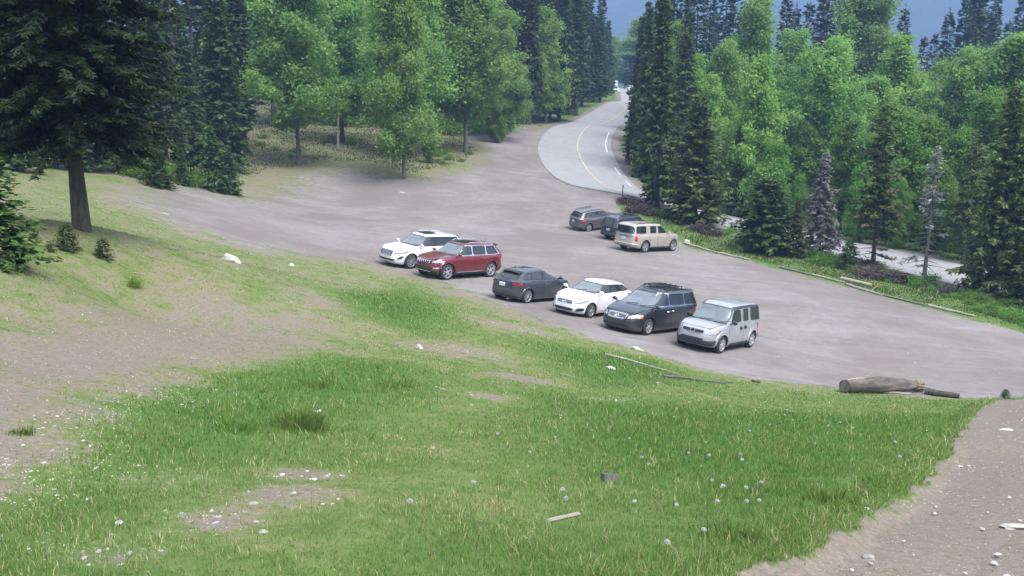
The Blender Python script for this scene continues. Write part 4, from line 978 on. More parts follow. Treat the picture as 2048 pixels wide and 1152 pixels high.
PR['p1'] = conifer('pine_tree', 18, .17, 1.5, rg(4), base=.42, card=.34, whorl=.5, dens=.8, power=.55, sparse=.2, dead_low=.3)
PR['f1'] = conifer('spruce_tree', 16, .18, 2.1, rg(5), card=.42, whorl=.55, per=6, dens=.8, mat='needle_blue')
PR['f2'] = conifer('spruce_tree', 18, .18, 1.8, rg(6), base=.2, card=.44, whorl=.6, per=6, dens=.8, mat='needle_blue', power=.6, sparse=.1)
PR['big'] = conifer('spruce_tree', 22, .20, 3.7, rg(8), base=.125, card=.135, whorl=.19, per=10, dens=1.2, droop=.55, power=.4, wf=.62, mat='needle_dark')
PR['round'] = conifer('spruce_tree', 4.2, .12, 2.3, rg(9), base=.03, card=.17, whorl=.17, per=9, dens=1.0, droop=.25, power=.55)
PR['olive'] = conifer('spruce_tree', 7.5, .14, 2.2, rg(10), base=.06, card=.20, whorl=.26, per=8, dens=1., mat='needle_olive', power=.8)
PR['thin'] = conifer('spruce_tree', 10, .15, 2.3, rg(11), base=.10, card=.22, whorl=.30, per=7, dens=.75, mat='needle_olive', power=.75, sparse=.3, dead_low=.22)
PR['dead1'] = conifer('dead_spruce', 6.2, .12, 1.7, rg(12), base=.10, card=.16, whorl=.22, per=7, dens=.95, mat='deadneedle', bark_='bark_dead', power=1.1, droop=.7, sparse=.1, tips=False)
PR['dead2'] = conifer('dead_spruce', 7.6, .12, 1.7, rg(13), base=.12, card=.16, whorl=.27, per=6, dens=.6, mat='deadneedle', bark_='bark_dead', power=1.0, droop=.45, sparse=.25, dead_low=.5, tips=False)
PR['y1'] = conifer('young_spruce', 3.8, .06, 1.15, rg(14), base=.03, card=.16, whorl=.2, per=7, dens=1.0)
PR['y2'] = conifer('young_spruce', 2.2, .04, .8, rg(15), base=.02, card=.13, whorl=.16, per=7, dens=1.)
PR['seed'] = conifer('spruce_seedling', .75, .015, .3, rg(16), base=.04, card=.06, whorl=.08, per=6, dens=1.)
PR['d1'] = poplar('poplar_tree', 16, .19, 2.9, rg(21), base=.20)
PR['d2'] = poplar('poplar_tree', 15, .17, 3.3, rg(22), base=.24, clumps=185)
PR['d3'] = poplar('poplar_tree', 12.5, .15, 2.5, rg(23), base=.14, mat='leaf_pale', clumps=140, leaf=.118)
PR['d4'] = poplar('poplar_tree', 11, .14, 2.7, rg(24), base=.10, mat='leaf_dark', clumps=150, leaf=.122)
PR['d5'] = poplar('poplar_tree', 14, .15, 2.4, rg(25), base=.14, mat='leaf_dark', clumps=140)
PR['d6'] = poplar('poplar_tree', 17, .18, 4.0, rg(26), base=.15, clumps=190, open_=.08, leaf=.122)
PR['d7'] = poplar('poplar_tree', 13, .14, 2.0, rg(27), base=.16, mat='leaf_pale', clumps=140, leaf=.118)
PR['brown'] = bush('brush_pile', 1.1, .55, rg(31), 'brush', 1500, .17, 'bark_dead', 'twigs')
PR['green'] = bush('shrub', .8, .8, rg(32), 'leaf_dark', 900, .07)
PR['green2'] = bush('shrub', .9, 1.0, rg(33), 'leaf_pale', 1000, .07)
HT = dict(c1=15, c2=17, c3=13, p1=18, f1=16, f2=18, big=22, round=4.2, olive=7.5, thin=10, dead1=6.2, dead2=7.6, y1=3.8, y2=2.2, seed=.75, d1=16, d2=15, d3=12.5, d4=11, d5=14, d6=17, d7=13, brown=.55, green=.8, green2=1.0)
USED = set()
def plant(key, P, h=None, w=1., label=None, cat='tree', group=None, rot=None, lean=0):
    if key in USED: o = copy_tree(PR[key])
    else: o = PR[key]; USED.add(key)
    s = 1 if h is None else h/HT[key]
    o.location = P; o.scale = (s*w, s*w, s); o.rotation_euler = (lean, 0, random.uniform(0, 6.28) if rot is None else rot)
    tag(o, label, cat)
    if group: o['group'] = group
    elif 'group' in o.keys(): del o['group']
    return o
def T(key, u, Y, vtop, w=1., **k):
    P = at(u, Y)
    if Y > 84:
        if sline(ROAD, P[:1], P[1:2])[0] < 5.8: return None
    else:
        dirn = -.6 if Y < np.interp(u, [1275, 1345, 1430, 1620, 1850, 2048, 2500], [81, 83, 80, 70, 61, 55.5, 46]) else .6
        while sline(ROAD, P[:1], P[1:2])[0] < 5.0: Y += dirn; P = at(u, Y)
    return plant(key, P, ztop(vtop, Y)-P[2], w, **k)

# --- the near spruce and its neighbours on the left
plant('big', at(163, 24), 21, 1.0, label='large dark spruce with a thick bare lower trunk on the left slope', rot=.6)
plant('y2', at(-12, 18.2), 2.3, 1.25, label='dark young spruce cut by the left edge of the picture')
T('y1', 430, 64.5, 262, 1.0, label='young spruce standing alone before the grassy bank, beside the dirt track')
T('y2', 460, 66, 300, .9, label='small spruce directly right of the lone young spruce')
T('y1', 366, 62, 296, .9, label='young spruce half hidden left of the lone young spruce')
T('y2', 318, 58, 296, 1.3, label='bushy light green young spruce behind the big trunk')
g = 'dark spruces crowding the left background'
AL = [(0, 'the left picture edge'), (163, 'the large near spruce trunk'), (318, 'the light green young spruce'), (430, 'the lone young spruce')]
for key, u, Y, v, w in [('c3', 452, 78, -90, 1.0), ('c1', 385, 72, 40, 1.0), ('c1', 335, 66, -60, .9), ('c3', 285, 62, 60, 1.0), ('c2', 490, 92, -120, 1.0), ('c1', 240, 60, -120, 1), ('c3', 180, 58, -60, 1), ('c1', 110, 56, -160, 1), ('c3', 40, 50, -120, 1), ('c1', -40, 46, -200, 1),
    ('p1', 314, 88, -330, 1), ('p1', 362, 92, -330, 1), ('p1', 398, 96, -300, 1), ('c2', 420, 100, -200, 1), ('c2', 350, 106, -250, 1), ('c1', 290, 98, -200, 1), ('c2', 220, 90, -250, 1), ('c1', 150, 86, -300, 1), ('c2', 60, 80, -300, 1), ('c1', -30, 72, -300, 1), ('c1', -140, 60, -250, 1), ('c2', -120, 90, -300, 1), ('c3', -220, 70, -250, 1), ('c3', 410, 84, 70, .9), ('c3', 470, 100, 20, 1)]:
    T(key, u, Y, v, w, label=near_label('bare trunked pine' if key == 'p1' else 'slim dark spruce' if key == 'c2' else 'bushy dark spruce' if key == 'c3' else 'tall dark spruce', u, Y, AL, [(66, 'in the front row'), (86, 'in the middle row'), (200, 'at the back')]), group='bare trunked pines on the left' if key == 'p1' else g)
for u, Y in [(300, 60), (345, 63), (390, 63.5), (270, 60), (330, 64)]:
    plant('green', at(u, Y), random.uniform(.8, 1.5), 1.3, label='low green shrub at the foot of the left spruces', cat='shrub', group='shrubs under the left spruces')

# --- poplars on the grassy bank
D = [('d2', 598, 85, -70, 1.05, 'poplar with low leafy branches standing leftmost on the bank'), ('d1', 685, 100, -120, .95, 'poplar with bare grey lower trunk beside the broken snag'),
 ('d6', 808, 81, -90, .78, 'poplar nearest the gravel with leaves low on its trunk'), ('d1', 824, 93, -110, 1.1, 'poplar just behind the one nearest the gravel'),
 ('d2', 932, 100, -50, 1.1, 'broad pale poplar with slim trunk left of the concrete strip'), ('d6', 1003, 112, 15, .82, 'rounded poplar rightmost on the bank beside the conifers'),
 ('d1', 760, 120, -130, 1.2, 'tall poplar deep in the stand between the snag and gravel poplar'), ('d2', 548, 112, -120, 1.15, 'poplar behind the leftmost bank poplar'), ('d6', 880, 118, -100, .95, 'wide poplar behind the bank in the middle of the stand'), ('d1', 645, 128, -120, 1.2, 'poplar far behind the snag'), ('d2', 965, 124, -60, 1.1, 'tall poplar behind the concrete strip')]
for k, u, Y, v, w, lab in D: T(k, u, Y, v, w, label=lab)
T('d4', 990, 109, 170, .8, label='low dense poplar sapling at the right foot of the bank stand')
T('d4', 860, 90, 215, .55, label='low leafy sapling right of the poplar nearest the gravel')
g = 'dark spruces behind the bank poplars'
for k in range(34):
    u = 470+k*17.5+random.uniform(-9, 9); Y = random.uniform(128, 175) if u > 640 else random.uniform(155, 185); T(random.choice(['f1', 'f2', 'c1']), u, Y, random.uniform(-260, -60), 1.15, label='dark spruce behind the bank poplars', group=g)
for k in range(16):
    plant('green', at(random.uniform(640, 1000), random.uniform(110, 132)), random.uniform(1.2, 2.4), 1.5, label='dark shrub in the shade behind the bank poplars', cat='shrub', group='shrubs behind the bank poplars')
for k in range(26):
    u, v = random.choice([(random.uniform(500, 900), random.uniform(275, 335)), (random.uniform(860, 960), random.uniform(300, 325))]); q = hit(u, v)
    if sdf(LOT, q[:1], q[1:2])[0] < -1.5: plant(random.choice(['green', 'green2']), q, random.uniform(.25, .6), 1.4, label='small leafy weed clump on the grassy bank', cat='shrub', group='weed clumps on the grassy bank')
# snag
def snag(P, h, r, label, lean=(0, 0)):
    root = empty('broken_snag', P); tag(root, label, 'dead tree'); mb = trunk_mb(h, r, lean, top=.55, seg=8)
    for i in range(5):
        a = random.uniform(0, 6.28); mb.tube([(r*.4*math.cos(a), r*.4*math.sin(a), h*.9), (lean[0]*h+r*.6*math.cos(a), r*.6*math.sin(a), h*random.uniform(1.0, 1.15))], [r*.35, .01], 5)
    mb.build('trunk', M['wood_pale'], root, ang=50)
    mb = MB()
    for i in range(7):
        a = random.uniform(0, 6.28); z = h*random.uniform(.3, .9); l = random.uniform(.4, 1.2); mb.tube([(0, 0, z), (l*.5*math.cos(a), l*.5*math.sin(a), z+.1), (l*math.cos(a), l*math.sin(a), z+random.uniform(-.2, .3))], [.035, .02, .008], 5)
    mb.build('broken_branch', M['bark_dead'], root); return root
snag(at(676, 96), 4.6, .15, 'pale broken snag leaning on the bank beside a grey poplar trunk', (.05, 0))
q = at(790, 96); mb = MB(); mb.tube([(-3.2, .4, .25), (-1, .1, .22), (1.2, -.2, .3), (3, -.5, .15)], [.16, .18, .15, .09], 8, jit=.1)
for a in (-2, -1.2, 0, .8, 1.9): mb.tube([(a, 0, .25), (a+.2, .4, .7), (a+.35, .6, 1.2)], [.05, .03, .01], 5)
o = mb.build('fallen_tree', M['bark_dead'], None, ang=60); o.location = q; o.rotation_euler = (0, 0, -.5); tag(o, 'grey fallen tree lying in the shade under the bank poplars', 'fallen tree')

# --- conifers both sides of the road
for key, u, Y, v, w, lab in [('c2', 1058, 132, -110, 1.0, 'tall dark spruce left of the road beside the last poplar'), ('d3', 1092, 136, 15, .9, 'pale green poplar between dark spruces left of the road'), ('c1', 1118, 142, -80, 1.0, 'dark spruce in the row left of the road, behind the pale poplar'),
   ('c2', 1152, 150, -90, .9, 'slim dark spruce midway along the roadside row'), ('c2', 1178, 158, -70, .9, 'slim spruce second from the road end of the left row'), ('c1', 1200, 170, 20, .8, 'pointed spruce nearest the road end in the left row'),
   ('d7', 1240, 262, 30, 1.7, 'yellow green poplar beyond the far end of the road'), ('d3', 1278, 270, 40, 1.8, 'yellow green poplar right of the far road end'), ('d3', 1218, 290, 70, 1.8, 'low bright poplar far beyond the road end'),
   ('c3', 1314, 79, -40, .72, 'tall dark spruce at the road bend beside the marker post'), ('c3', 1290, 98, 10, .72, 'dark spruce on the inside of the road bend'), ('c3', 1268, 103, 140, .9, 'short dark spruce at the grass tip inside the bend'),
   ('olive', 1388, 72, 188, 1.15, 'olive green spruce with spreading skirts behind the pale gold wagon'), ('c2', 1362, 98, -20, .8, 'dark spruce left of the tallest poplar, behind the olive spruce'), ('d1', 1340, 112, 40, .7, 'narrow pale poplar between the road bend spruces'),
   ('round', 1531, 62.5, 358, 1.0, 'rounded dense dark green spruce at the right edge of the lot'), ('dead1', 1637, 63, 305, 1., 'grey dead spruce with drooping twigs right of the rounded spruce'),
   ('thin', 1745, 59, 205, .95, 'thin olive spruce with grey lower branches between the grey dead spruces'), ('dead2', 1848, 56, 292, 1., 'grey bare dead spruce before the pale road gap on the right'),
   ('olive', 1985, 52, 170, .75, 'dense broad spruce at the right edge of the picture'), ('thin', 1925, 60, 260, .9, 'loose spruce left of the dense right edge spruce'), ('olive', 2075, 50, 250, .9, 'spruce half cut by the right picture edge'), ('y2', 1697, 57.5, 478, 1.3, 'low bushy spruce by the pale lot edge pole'),
   ('olive', 1590, 61, 395, .9, 'young green spruce between the rounded spruce and the grey dead spruce'),
   ('olive', 1470, 82, 250, .7, 'olive spruce behind the rounded spruce, across the lower road')]:
    T(key, u, Y, v, w, label=lab)
for u, Y, v, w in [(1278, 116, 30, .9), (1290, 124, 0, .9), (1310, 135, -20, .8), (1284, 108, 90, .7), (1330, 150, -30, 1), (1330, 170, 0, 1)]:
    T(random.choice(['c1', 'c3']), u, Y, v, w, label='dark spruce crowding the inside of the road bend', group='spruces inside the road bend')
g = 'conifers along the far left roadside'
for u, Y, v in [(1100, 146, 30), (1128, 153, -40), (1142, 160, 60), (1163, 163, -30), (1186, 170, 40), (1200, 176, -10), (1214, 192, 40), (1172, 176, -60), (1035, 150, -100), (1075, 155, -60), (1098, 160, -60), (1135, 170, -40), (1165, 180, 0), (1190, 200, 30), (1210, 215, 60), (1145, 200, -60), (1105, 190, -80), (1070, 185, -120), (1040, 180, -140), (1010, 175, -100), (1180, 240, 20), (1155, 250, 0)]:
    T(random.choice(['f1', 'c1', 'c3']), u, Y, v, 1, label='dark conifer behind the roadside row on the left', group=g)

# --- poplar wood right of the lower road
DR = [('d1', 1440, 96, 75, .8), ('d1', 1497, 108, -15, .9), ('d3', 1505, 84, 112, .85), ('d6', 1580, 118, 55, .9), ('d2', 1640, 88, 78, 1.0), ('d2', 1705, 128, -35, 1.0), ('d1', 1722, 92, 150, 1.1), ('d7', 1780, 104, 72, 1.1), ('d4', 1762, 76, 212, 1.1), ('d1', 1850, 108, 190, 1.1), ('d2', 1897, 90, 98, .95), ('d1', 1990, 88, 62, 1.15), ('d5', 1950, 78, 180, 1.0), ('d5', 2040, 74, 150, 1.1), ('d4', 1832, 77, 238, 1.0),
      ('d5', 1600, 86, 245, 1.0), ('d5', 1560, 92, 190, .9), ('d7', 1470, 90, 230, .9), ('d5', 1430, 104, 200, .9), ('d5', 1680, 80, 240, .9), ('d4', 1540, 82, 285, .9), ('d5', 1800, 84, 250, 1.0), ('d5', 1900, 76, 260, 1.0), ('d4', 1990, 70, 300, 1.0), ('d4', 1870, 69, 330, .8), ('d4', 1720, 72, 330, .8), ('d4', 1590, 77, 350, .7), ('d5', 2090, 80, 100, 1.2), ('d4', 1400, 112, 260, .8), ('d5', 1655, 100, 180, 1.1), ('d2', 1745, 112, 160, 1.), ('d2', 1830, 118, 150, 1.), ('d1', 1935, 112, 120, 1.1), ('d2', 2020, 106, 90, 1.1), ('d4', 1795, 70, 360, .7), ('d4', 1940, 66, 360, .8), ('d4', 1655, 76, 380, .6)]
DR += [('d7', 1412, 92, 150, .8), ('d3', 1385, 104, 110, .8)]
LB = {0: 'poplar rising beside the dark spruce right of the road', 1: 'tall pale poplar reaching the picture top right of the road', 2: 'bright poplar before the tall pale one', 4: 'broad bright poplar standing clear against the blue slope', 7: 'narrow yellow green poplar at the blue gap', 10: 'poplar with rounded top left of the right edge spires', 11: 'tallest poplar near the right edge of the picture'}
for k in range(16):
    u = 1150+k*11; T(random.choice(['f1', 'f2', 'd3']), u, random.uniform(262, 300), random.uniform(60, 120), 1.3, label='distant tree closing the view beyond the road end', group='trees beyond the road end')
g = 'poplars of the wood right of the lower road'
AN = [(1388, 'the olive green spruce'), (1531, 'the rounded dark spruce'), (1637, 'the grey drooping dead spruce'), (1745, 'the thin olive spruce'), (1848, 'the grey bare spruce'), (1985, 'the dense right edge spruce')]
RW = [(82, 'in the front row'), (101, 'in the middle row'), (300, 'in the back row')]
WH = dict(d1='tall pale green poplar', d2='broad pale green poplar', d3='yellow green poplar', d4='low deep green poplar', d5='deep green poplar', d6='wide rounded poplar', d7='slim yellow green poplar')
for i, (k, u, Y, v, w) in enumerate(DR): T(k, u, Y, v, w, label=LB.get(i) or near_label(WH[k], u, Y, AN, RW), group=g)
g = 'distant dark spruces beyond the poplar wood'
FR = [(1410, -30, 150), (1440, -60, 165), (1475, 0, 170), (1556, -20, 145), (1575, 15, 160), (1600, 10, 150), (1625, -5, 170), (1655, -30, 160), (1680, 0, 175), (1705, 40, 180), (1785, 14, 150), (1765, 70, 165), (1828, 76, 160), (1848, 70, 170), (1872, 22, 160), (1905, -35, 165), (1928, -25, 170), (1948, 20, 175), (1965, 30, 160), (1990, 45, 170), (2020, 30, 165), (2035, -15, 155), (2055, -30, 165),
      (1455, -20, 150), (1510, 10, 155), (1635, -40, 150), (1745, 30, 160), (1925, -60, 140), (1960, -10, 150), (2010, 0, 150), (1385, -60, 130), (1345, -50, 140), (1370, -30, 170), (1325, 10, 190), (1300, 40, 210), (1420, 20, 200), (1520, 60, 190), (1740, 90, 190), (1810, 110, 200), (2080, 0, 150)]
for u, v, Y in FR: T(random.choice(['f1', 'f2']), u, Y, v, .95, label=near_label('tall distant spruce spire' if v < 5 else 'shorter distant spruce spire', u, Y, AN, [(166, 'beyond the poplars and'), (300, 'farthest beyond the poplars and')]), group=g)
g = 'trees filling the depth of the wood'
for k in range(46):
    u = random.uniform(1400, 2150); Y = random.uniform(112, 150); T(random.choice(['d5', 'f1', 'c1', 'd4']), u, Y, random.uniform(110, 240), 1.1, label='shaded tree deep inside the wood on the right', group=g)
for k in range(60):
    u = random.uniform(1420, 2150); Y = random.uniform(max(66, 100-(u-1400)*.055), 112); P = at(u, Y)
    if 6.5 < sline(ROAD, P[:1], P[1:2])[0]: plant(random.choice(['green', 'green', 'green2']), P, random.uniform(1.0, 2.6), 1.2, label='undergrowth shrub among the trees right of the lower road', cat='shrub', group='undergrowth shrubs in the wood')
# verge between lot and lower road
for k in range(120):
    u = random.uniform(1300, 2120); t = random.uniform(.0, 1); v = 410+(u-1240)*.31-6-t*34; q = hit(u, v)
    if q is None: continue
    sl = sdf(LOT, q[:1], q[1:2])[0]; sr = sline(ROAD, q[:1], q[1:2])[0]
    if sl > -1.6 or sr < 5.4 or (1330 < u < 1450 and random.random() < .8): continue
    if random.random() < .10: plant('brown', q, random.uniform(.3, .6), random.uniform(.8, 1.2), label='low brown brush on the verge between lot and lower road', cat='brush', group='brown brush along the verge')
    else: plant('green', q, random.uniform(.2, .7), random.uniform(.9, 1.7), label='low green shrub on the verge between lot and lower road', cat='shrub', group='green shrubs along the verge')
for u, v in [(1262, 408), (1285, 414), (1275, 424), (1300, 430), (1250, 405), (1400, 462), (1425, 470), (1810, 566), (1850, 572), (1890, 585), (1780, 560), (1990, 605), (2020, 612), (1960, 600)]:
    plant('brown', hit(u, v), random.uniform(.3, .55), 1.1, label='low brown brush on the verge between lot and lower road', cat='brush', group='brown brush along the verge')
# seedlings on the near slope
for u, v, h, lab in [(135, 500, .62, 'green spruce seedling below the big spruce trunk'), (207, 517, .5, 'pale spruce seedling right of the one below the trunk'), (100, 503, .25, 'tiny spruce seedling beside the left edge spruce')]:
    plant('seed', hit(u, v), h, 1.1, label=lab, cat='seedling')
q = hit(268, 574); plant('green2', q, .28, 1.2, label='flat spreading evergreen clump on the thin left slope', cat='seedling')
q = hit(2010, 797); plant('seed', q, .32, 1.2, label='small dark weed at the lot edge by the worn path', cat='weed')

# ------------------------------------------------------------------ logs, poles, sticks, stones
def place(o, u, v, rz=0, dz=0, tilt=True):
    q = hit(u, v); o.location = (q[0], q[1], q[2]+dz-.12*float(pathd(q[:1], q[1:2])[0] > .1 and q[1] < 16))
    if tilt:
        n = normal(q[0], q[1]); o.rotation_mode = 'QUATERNION'; o.rotation_quaternion = n.to_track_quat('Z', 'Y') @ Matrix.Rotation(rz, 3, 'Z').to_quaternion() if False else Vector((0, 0, 1)).rotation_difference(n) @ Matrix.Rotation(rz, 3, 'Z').to_quaternion()
    else: o.rotation_euler = (0, 0, rz)
    return o
def lay(name, p0, p1, r0, r1, label, cat, mat, n=10, seg=14, wob=.02, lift=None, bend=0, jit=.08):
    """a stick, pole or log lying on the ground between two picture points; follows the ground"""
    a, b = hit(*p0), hit(*p1); d = b-a; L = math.hypot(d[0], d[1]); nrm = np.array([-d[1], d[0]])/L; P = []; rr = []
    cx, cy = (a[0]+b[0])/2, (a[1]+b[1])/2; cz = h1(cx, cy)
    for i in range(seg+1):
        t = i/seg; o_ = bend*math.sin(math.pi*t)+random.uniform(-wob, wob); x = a[0]+d[0]*t+nrm[0]*o_; y = a[1]+d[1]*t+nrm[1]*o_; r = r0+(r1-r0)*t
        P.append((x-cx, y-cy, h1(x, y)+r*.75+(.035 if r0 < .045 and name in ('branch', 'pale_branch') else 0)+(lift or 0)*math.sin(math.pi*t)-cz)); rr.append(r)
    mb = MB(); mb.tube(P, rr, n, jit=jit); o = mb.build(name, M[mat], None, ang=50); o.location = (cx, cy, cz); tag(o, label, cat); return o
# the big cut log
a, b = hit(1684, 786), hit(1836, 783); ctr = (a+b)/2; Lg = float(np.hypot(*(b-a)[:2])); an = math.atan2(b[1]-a[1], b[0]-a[0])
log = empty('cut_log', (ctr[0], ctr[1], h1(ctr[0], ctr[1])), 0); log.rotation_euler = (0, -math.atan2(h1(b[0], b[1])-h1(a[0], a[1]), Lg), an); tag(log, 'thick cut log with broken orange end lying at the lot edge', 'log')
mb = MB(); P = []; rr = []
for i in range(25):
    t = i/24; P.append((-Lg/2+Lg*t, .05*math.sin(t*6), .25+.05*math.sin(t*3.1))); rr.append(.195+.05*math.sin(t*3.0)+.018*math.sin(t*17)-.12*max(0, t-.72)/.28)
rg_ = rg(5); V = []; n = 26
for i, (p, r) in enumerate(zip(P, rr)):
    for k in range(n):
        th = 2*math.pi*k/n; q = r*(1+.07*math.sin(3*th+i*.2)+.04*math.sin(7*th+i*.5)+.03*rg_.normal()); V.append((p[0], p[1]+q*math.cos(th), p[2]+q*math.sin(th)))
F = [[i*n+k, i*n+(k+1) % n, (i+1)*n+(k+1) % n, (i+1)*n+k] for i in range(24) for k in range(n)]
mb.add(V, F); mb.build('bark', M['log_x'], log, ang=70)
mb = MB(); c = P[0]; V = [(c[0]+.004, c[1], c[2])]+[(c[0]+.002, c[1]+rr[0]*.99*math.cos(2*math.pi*k/n), c[2]+rr[0]*.99*math.sin(2*math.pi*k/n)) for k in range(n)]
mb.add(V, [[0, 1+(k+1) % n, 1+k] for k in range(n)]); mb.build('sawn_end', M['bark_grey'], log)
mb = MB()
for k in range(26):
    th = rg_.uniform(0, 6.28); rad = .16*math.sqrt(rg_.uniform(0, 1)); y, z = rad*math.cos(th), .27+rad*math.sin(th); l = rg_.uniform(.05, .42)*(1.3 if z < .27 else .8)
    mb.tube([(Lg/2-.35, y, z), (Lg/2+l*.5, y*1.05, z-.02), (Lg/2+l, y*1.1, z-.05)], [.06, .04, .006], 5)
mb.build('splintered_end', M['wood_old'], log, ang=40)
mb = MB()
for k in range(4):
    mb = MB(); mb.tube([(-Lg/2+.15+.1*k, .03+.05*k, .425-.012*k), (-Lg/2+.6+.2*k, .03+.04*k, .46), (-Lg/2+1.0+.16*k, .05*k, .47)], [.05, .06, .02], 6); mb.build('peeled_strip', M['wood_pale'], log, ang=50)
for k in range(3):
    mb = MB(); mb.tube([(Lg/2-1.1+.2*k, -.10*k+.1, .42), (Lg/2-.5, .1-.09*k, .42-.01*k), (Lg/2-.15, .1-.08*k, .36)], [.03, .05, .015], 6); mb.build('peeled_strip', M['wood_old'], log, ang=50)
lay('split_log', (1850, 788), (1918, 797), .14, .10, 'dark split log lying right of the big cut log', 'log', 'bark', 9, 10, .02)
lay('wood_scrap', (1765, 787), (1822, 789), .06, .04, 'broken flat wood scraps in front of the cut log', 'wood scraps', 'wood_pale', 6, 6, .04)
lay('pale_branch', (1210, 712), (1360, 752), .036, .016, 'long thin pale branch curving across the grass', 'branch', 'wood_pale', 6, 16, .03, bend=.35)
lay('branch', (1326, 756), (1466, 768), .04, .02, 'straight brown branch lying below the long pale branch', 'branch', 'bark_grey', 6, 12, .02, bend=-.08)
lay('stick', (1178, 708), (1198, 720), .02, .012, 'short pale stick left of the long pale branch', 'stick', 'wood_pale', 5, 5, .01)
lay('plank', (1093, 1046), (1158, 1031), .018, .016, 'short bleached stick in the near grass', 'stick', 'wood_pale', 6, 5, .004)
lay('stick', (870, 775), (893, 781), .016, .012, 'small white stick on the lush green patch edge', 'stick', 'wood_pale', 5, 4, .01)
lay('stick', (1120, 748), (1150, 755), .016, .012, 'faint dry stick between pebbles mid slope', 'stick', 'wood_pale', 5, 4, .01)
lay('stick', (266, 547), (288, 549), .02, .014, 'small pale stick above the flat evergreen clump', 'stick', 'wood_pale', 5, 4, .01)
lay('stick', (382, 718), (400, 719), .016, .012, 'small pale stick on the bare left slope', 'stick', 'wood_pale', 5, 4, .01)
mb = MB(); mb.box((0, 0, .035), (.15, .08, .07)); o = mb.build('timber_block', M['bark_grey'], None); place(o, 1219, 963, .3); tag(o, 'small grey timber block lying in the near grass', 'wood block')
o = lay('charred_stick', (1504, 764), (1520, 766), .05, .04, 'short dark wood chunk at the grass edge of the lot', 'wood chunk', 'bark', 6, 4, .01)
# pole kerb along the lot
KP = [((1368, 487), (1440, 508)), ((1442, 508), (1500, 521)), ((1560, 536), (1622, 551)), ((1624, 551), (1690, 567)), ((1692, 571), (1765, 592)), ((1767, 592), (1850, 612)), ((1855, 613), (1950, 634))]
for i, (a, b) in enumerate(KP):
    o = lay('kerb_pole', a, b, random.uniform(.07, .095), .065, 'long pale pole laid end to end along the lot edge', 'pole', 'wood_pale' if i in (0, 1, 3, 4, 6) else 'bark_dead', 8, 10, .07); o['group'] = 'poles laid along the right edge of the lot'
lay('pale_log', (1682, 560), (1742, 574), .13, .12, 'thicker pale peeled log lying behind the edge poles', 'log', 'wood_pale', 10, 6, .01)
lay('branch', (1742, 583), (1764, 574), .035, .02, 'short upturned orange branch by the pale peeled log', 'branch', 'wood_raw', 5, 4, .01, lift=.1)
lay('branch', (1626, 545), (1650, 556), .035, .02, 'short forked branch crossing the edge poles', 'branch', 'wood_raw', 5, 4, .02, lift=.15)
# marker post
q = hit(1245, 404); root = empty('marker_post', q); tag(root, 'thin dark marker post at the lot corner beside the road', 'post')
mb = MB(); mb.tube([(0, 0, -.2), (0, 0, 1.45)], [.045, .04], 8); mb.build('post', M['black'], root, ang=40); mb = MB(); mb.box((0, -.045, 1.32), (.10, .012, .22)); mb.build('reflector_plate', M['cladding'], root)
# road-end signs
for u, Y, w, h, zc, lab in [(1232, 222, .6, 1.3, 2.6, 'pale upright sign at the far end of the road')]:
    q = at(u, Y); root = empty('road_sign', q); tag(root, lab, 'sign'); mb = MB(); mb.tube([(0, 0, -.3), (0, 0, zc+h/2)], .06, 6); mb.build('post', M['cladding'], root, ang=40)
    mb = MB(); mb.box((0, -.09, zc), (w, .03, h)); mb.build('panel', M['plate'], root)
# concrete strip leading off the gravel
q0, q1 = hit(905, 252)[:2], hit(992, 276)[:2]; C2 = smooth_line([q0, (q0+q1)/2, q1], 12)
o = ribbon('path', C2, -1.0, 1.0, .05, M['asphalt'], ncross=3); tag(o, kind='structure')

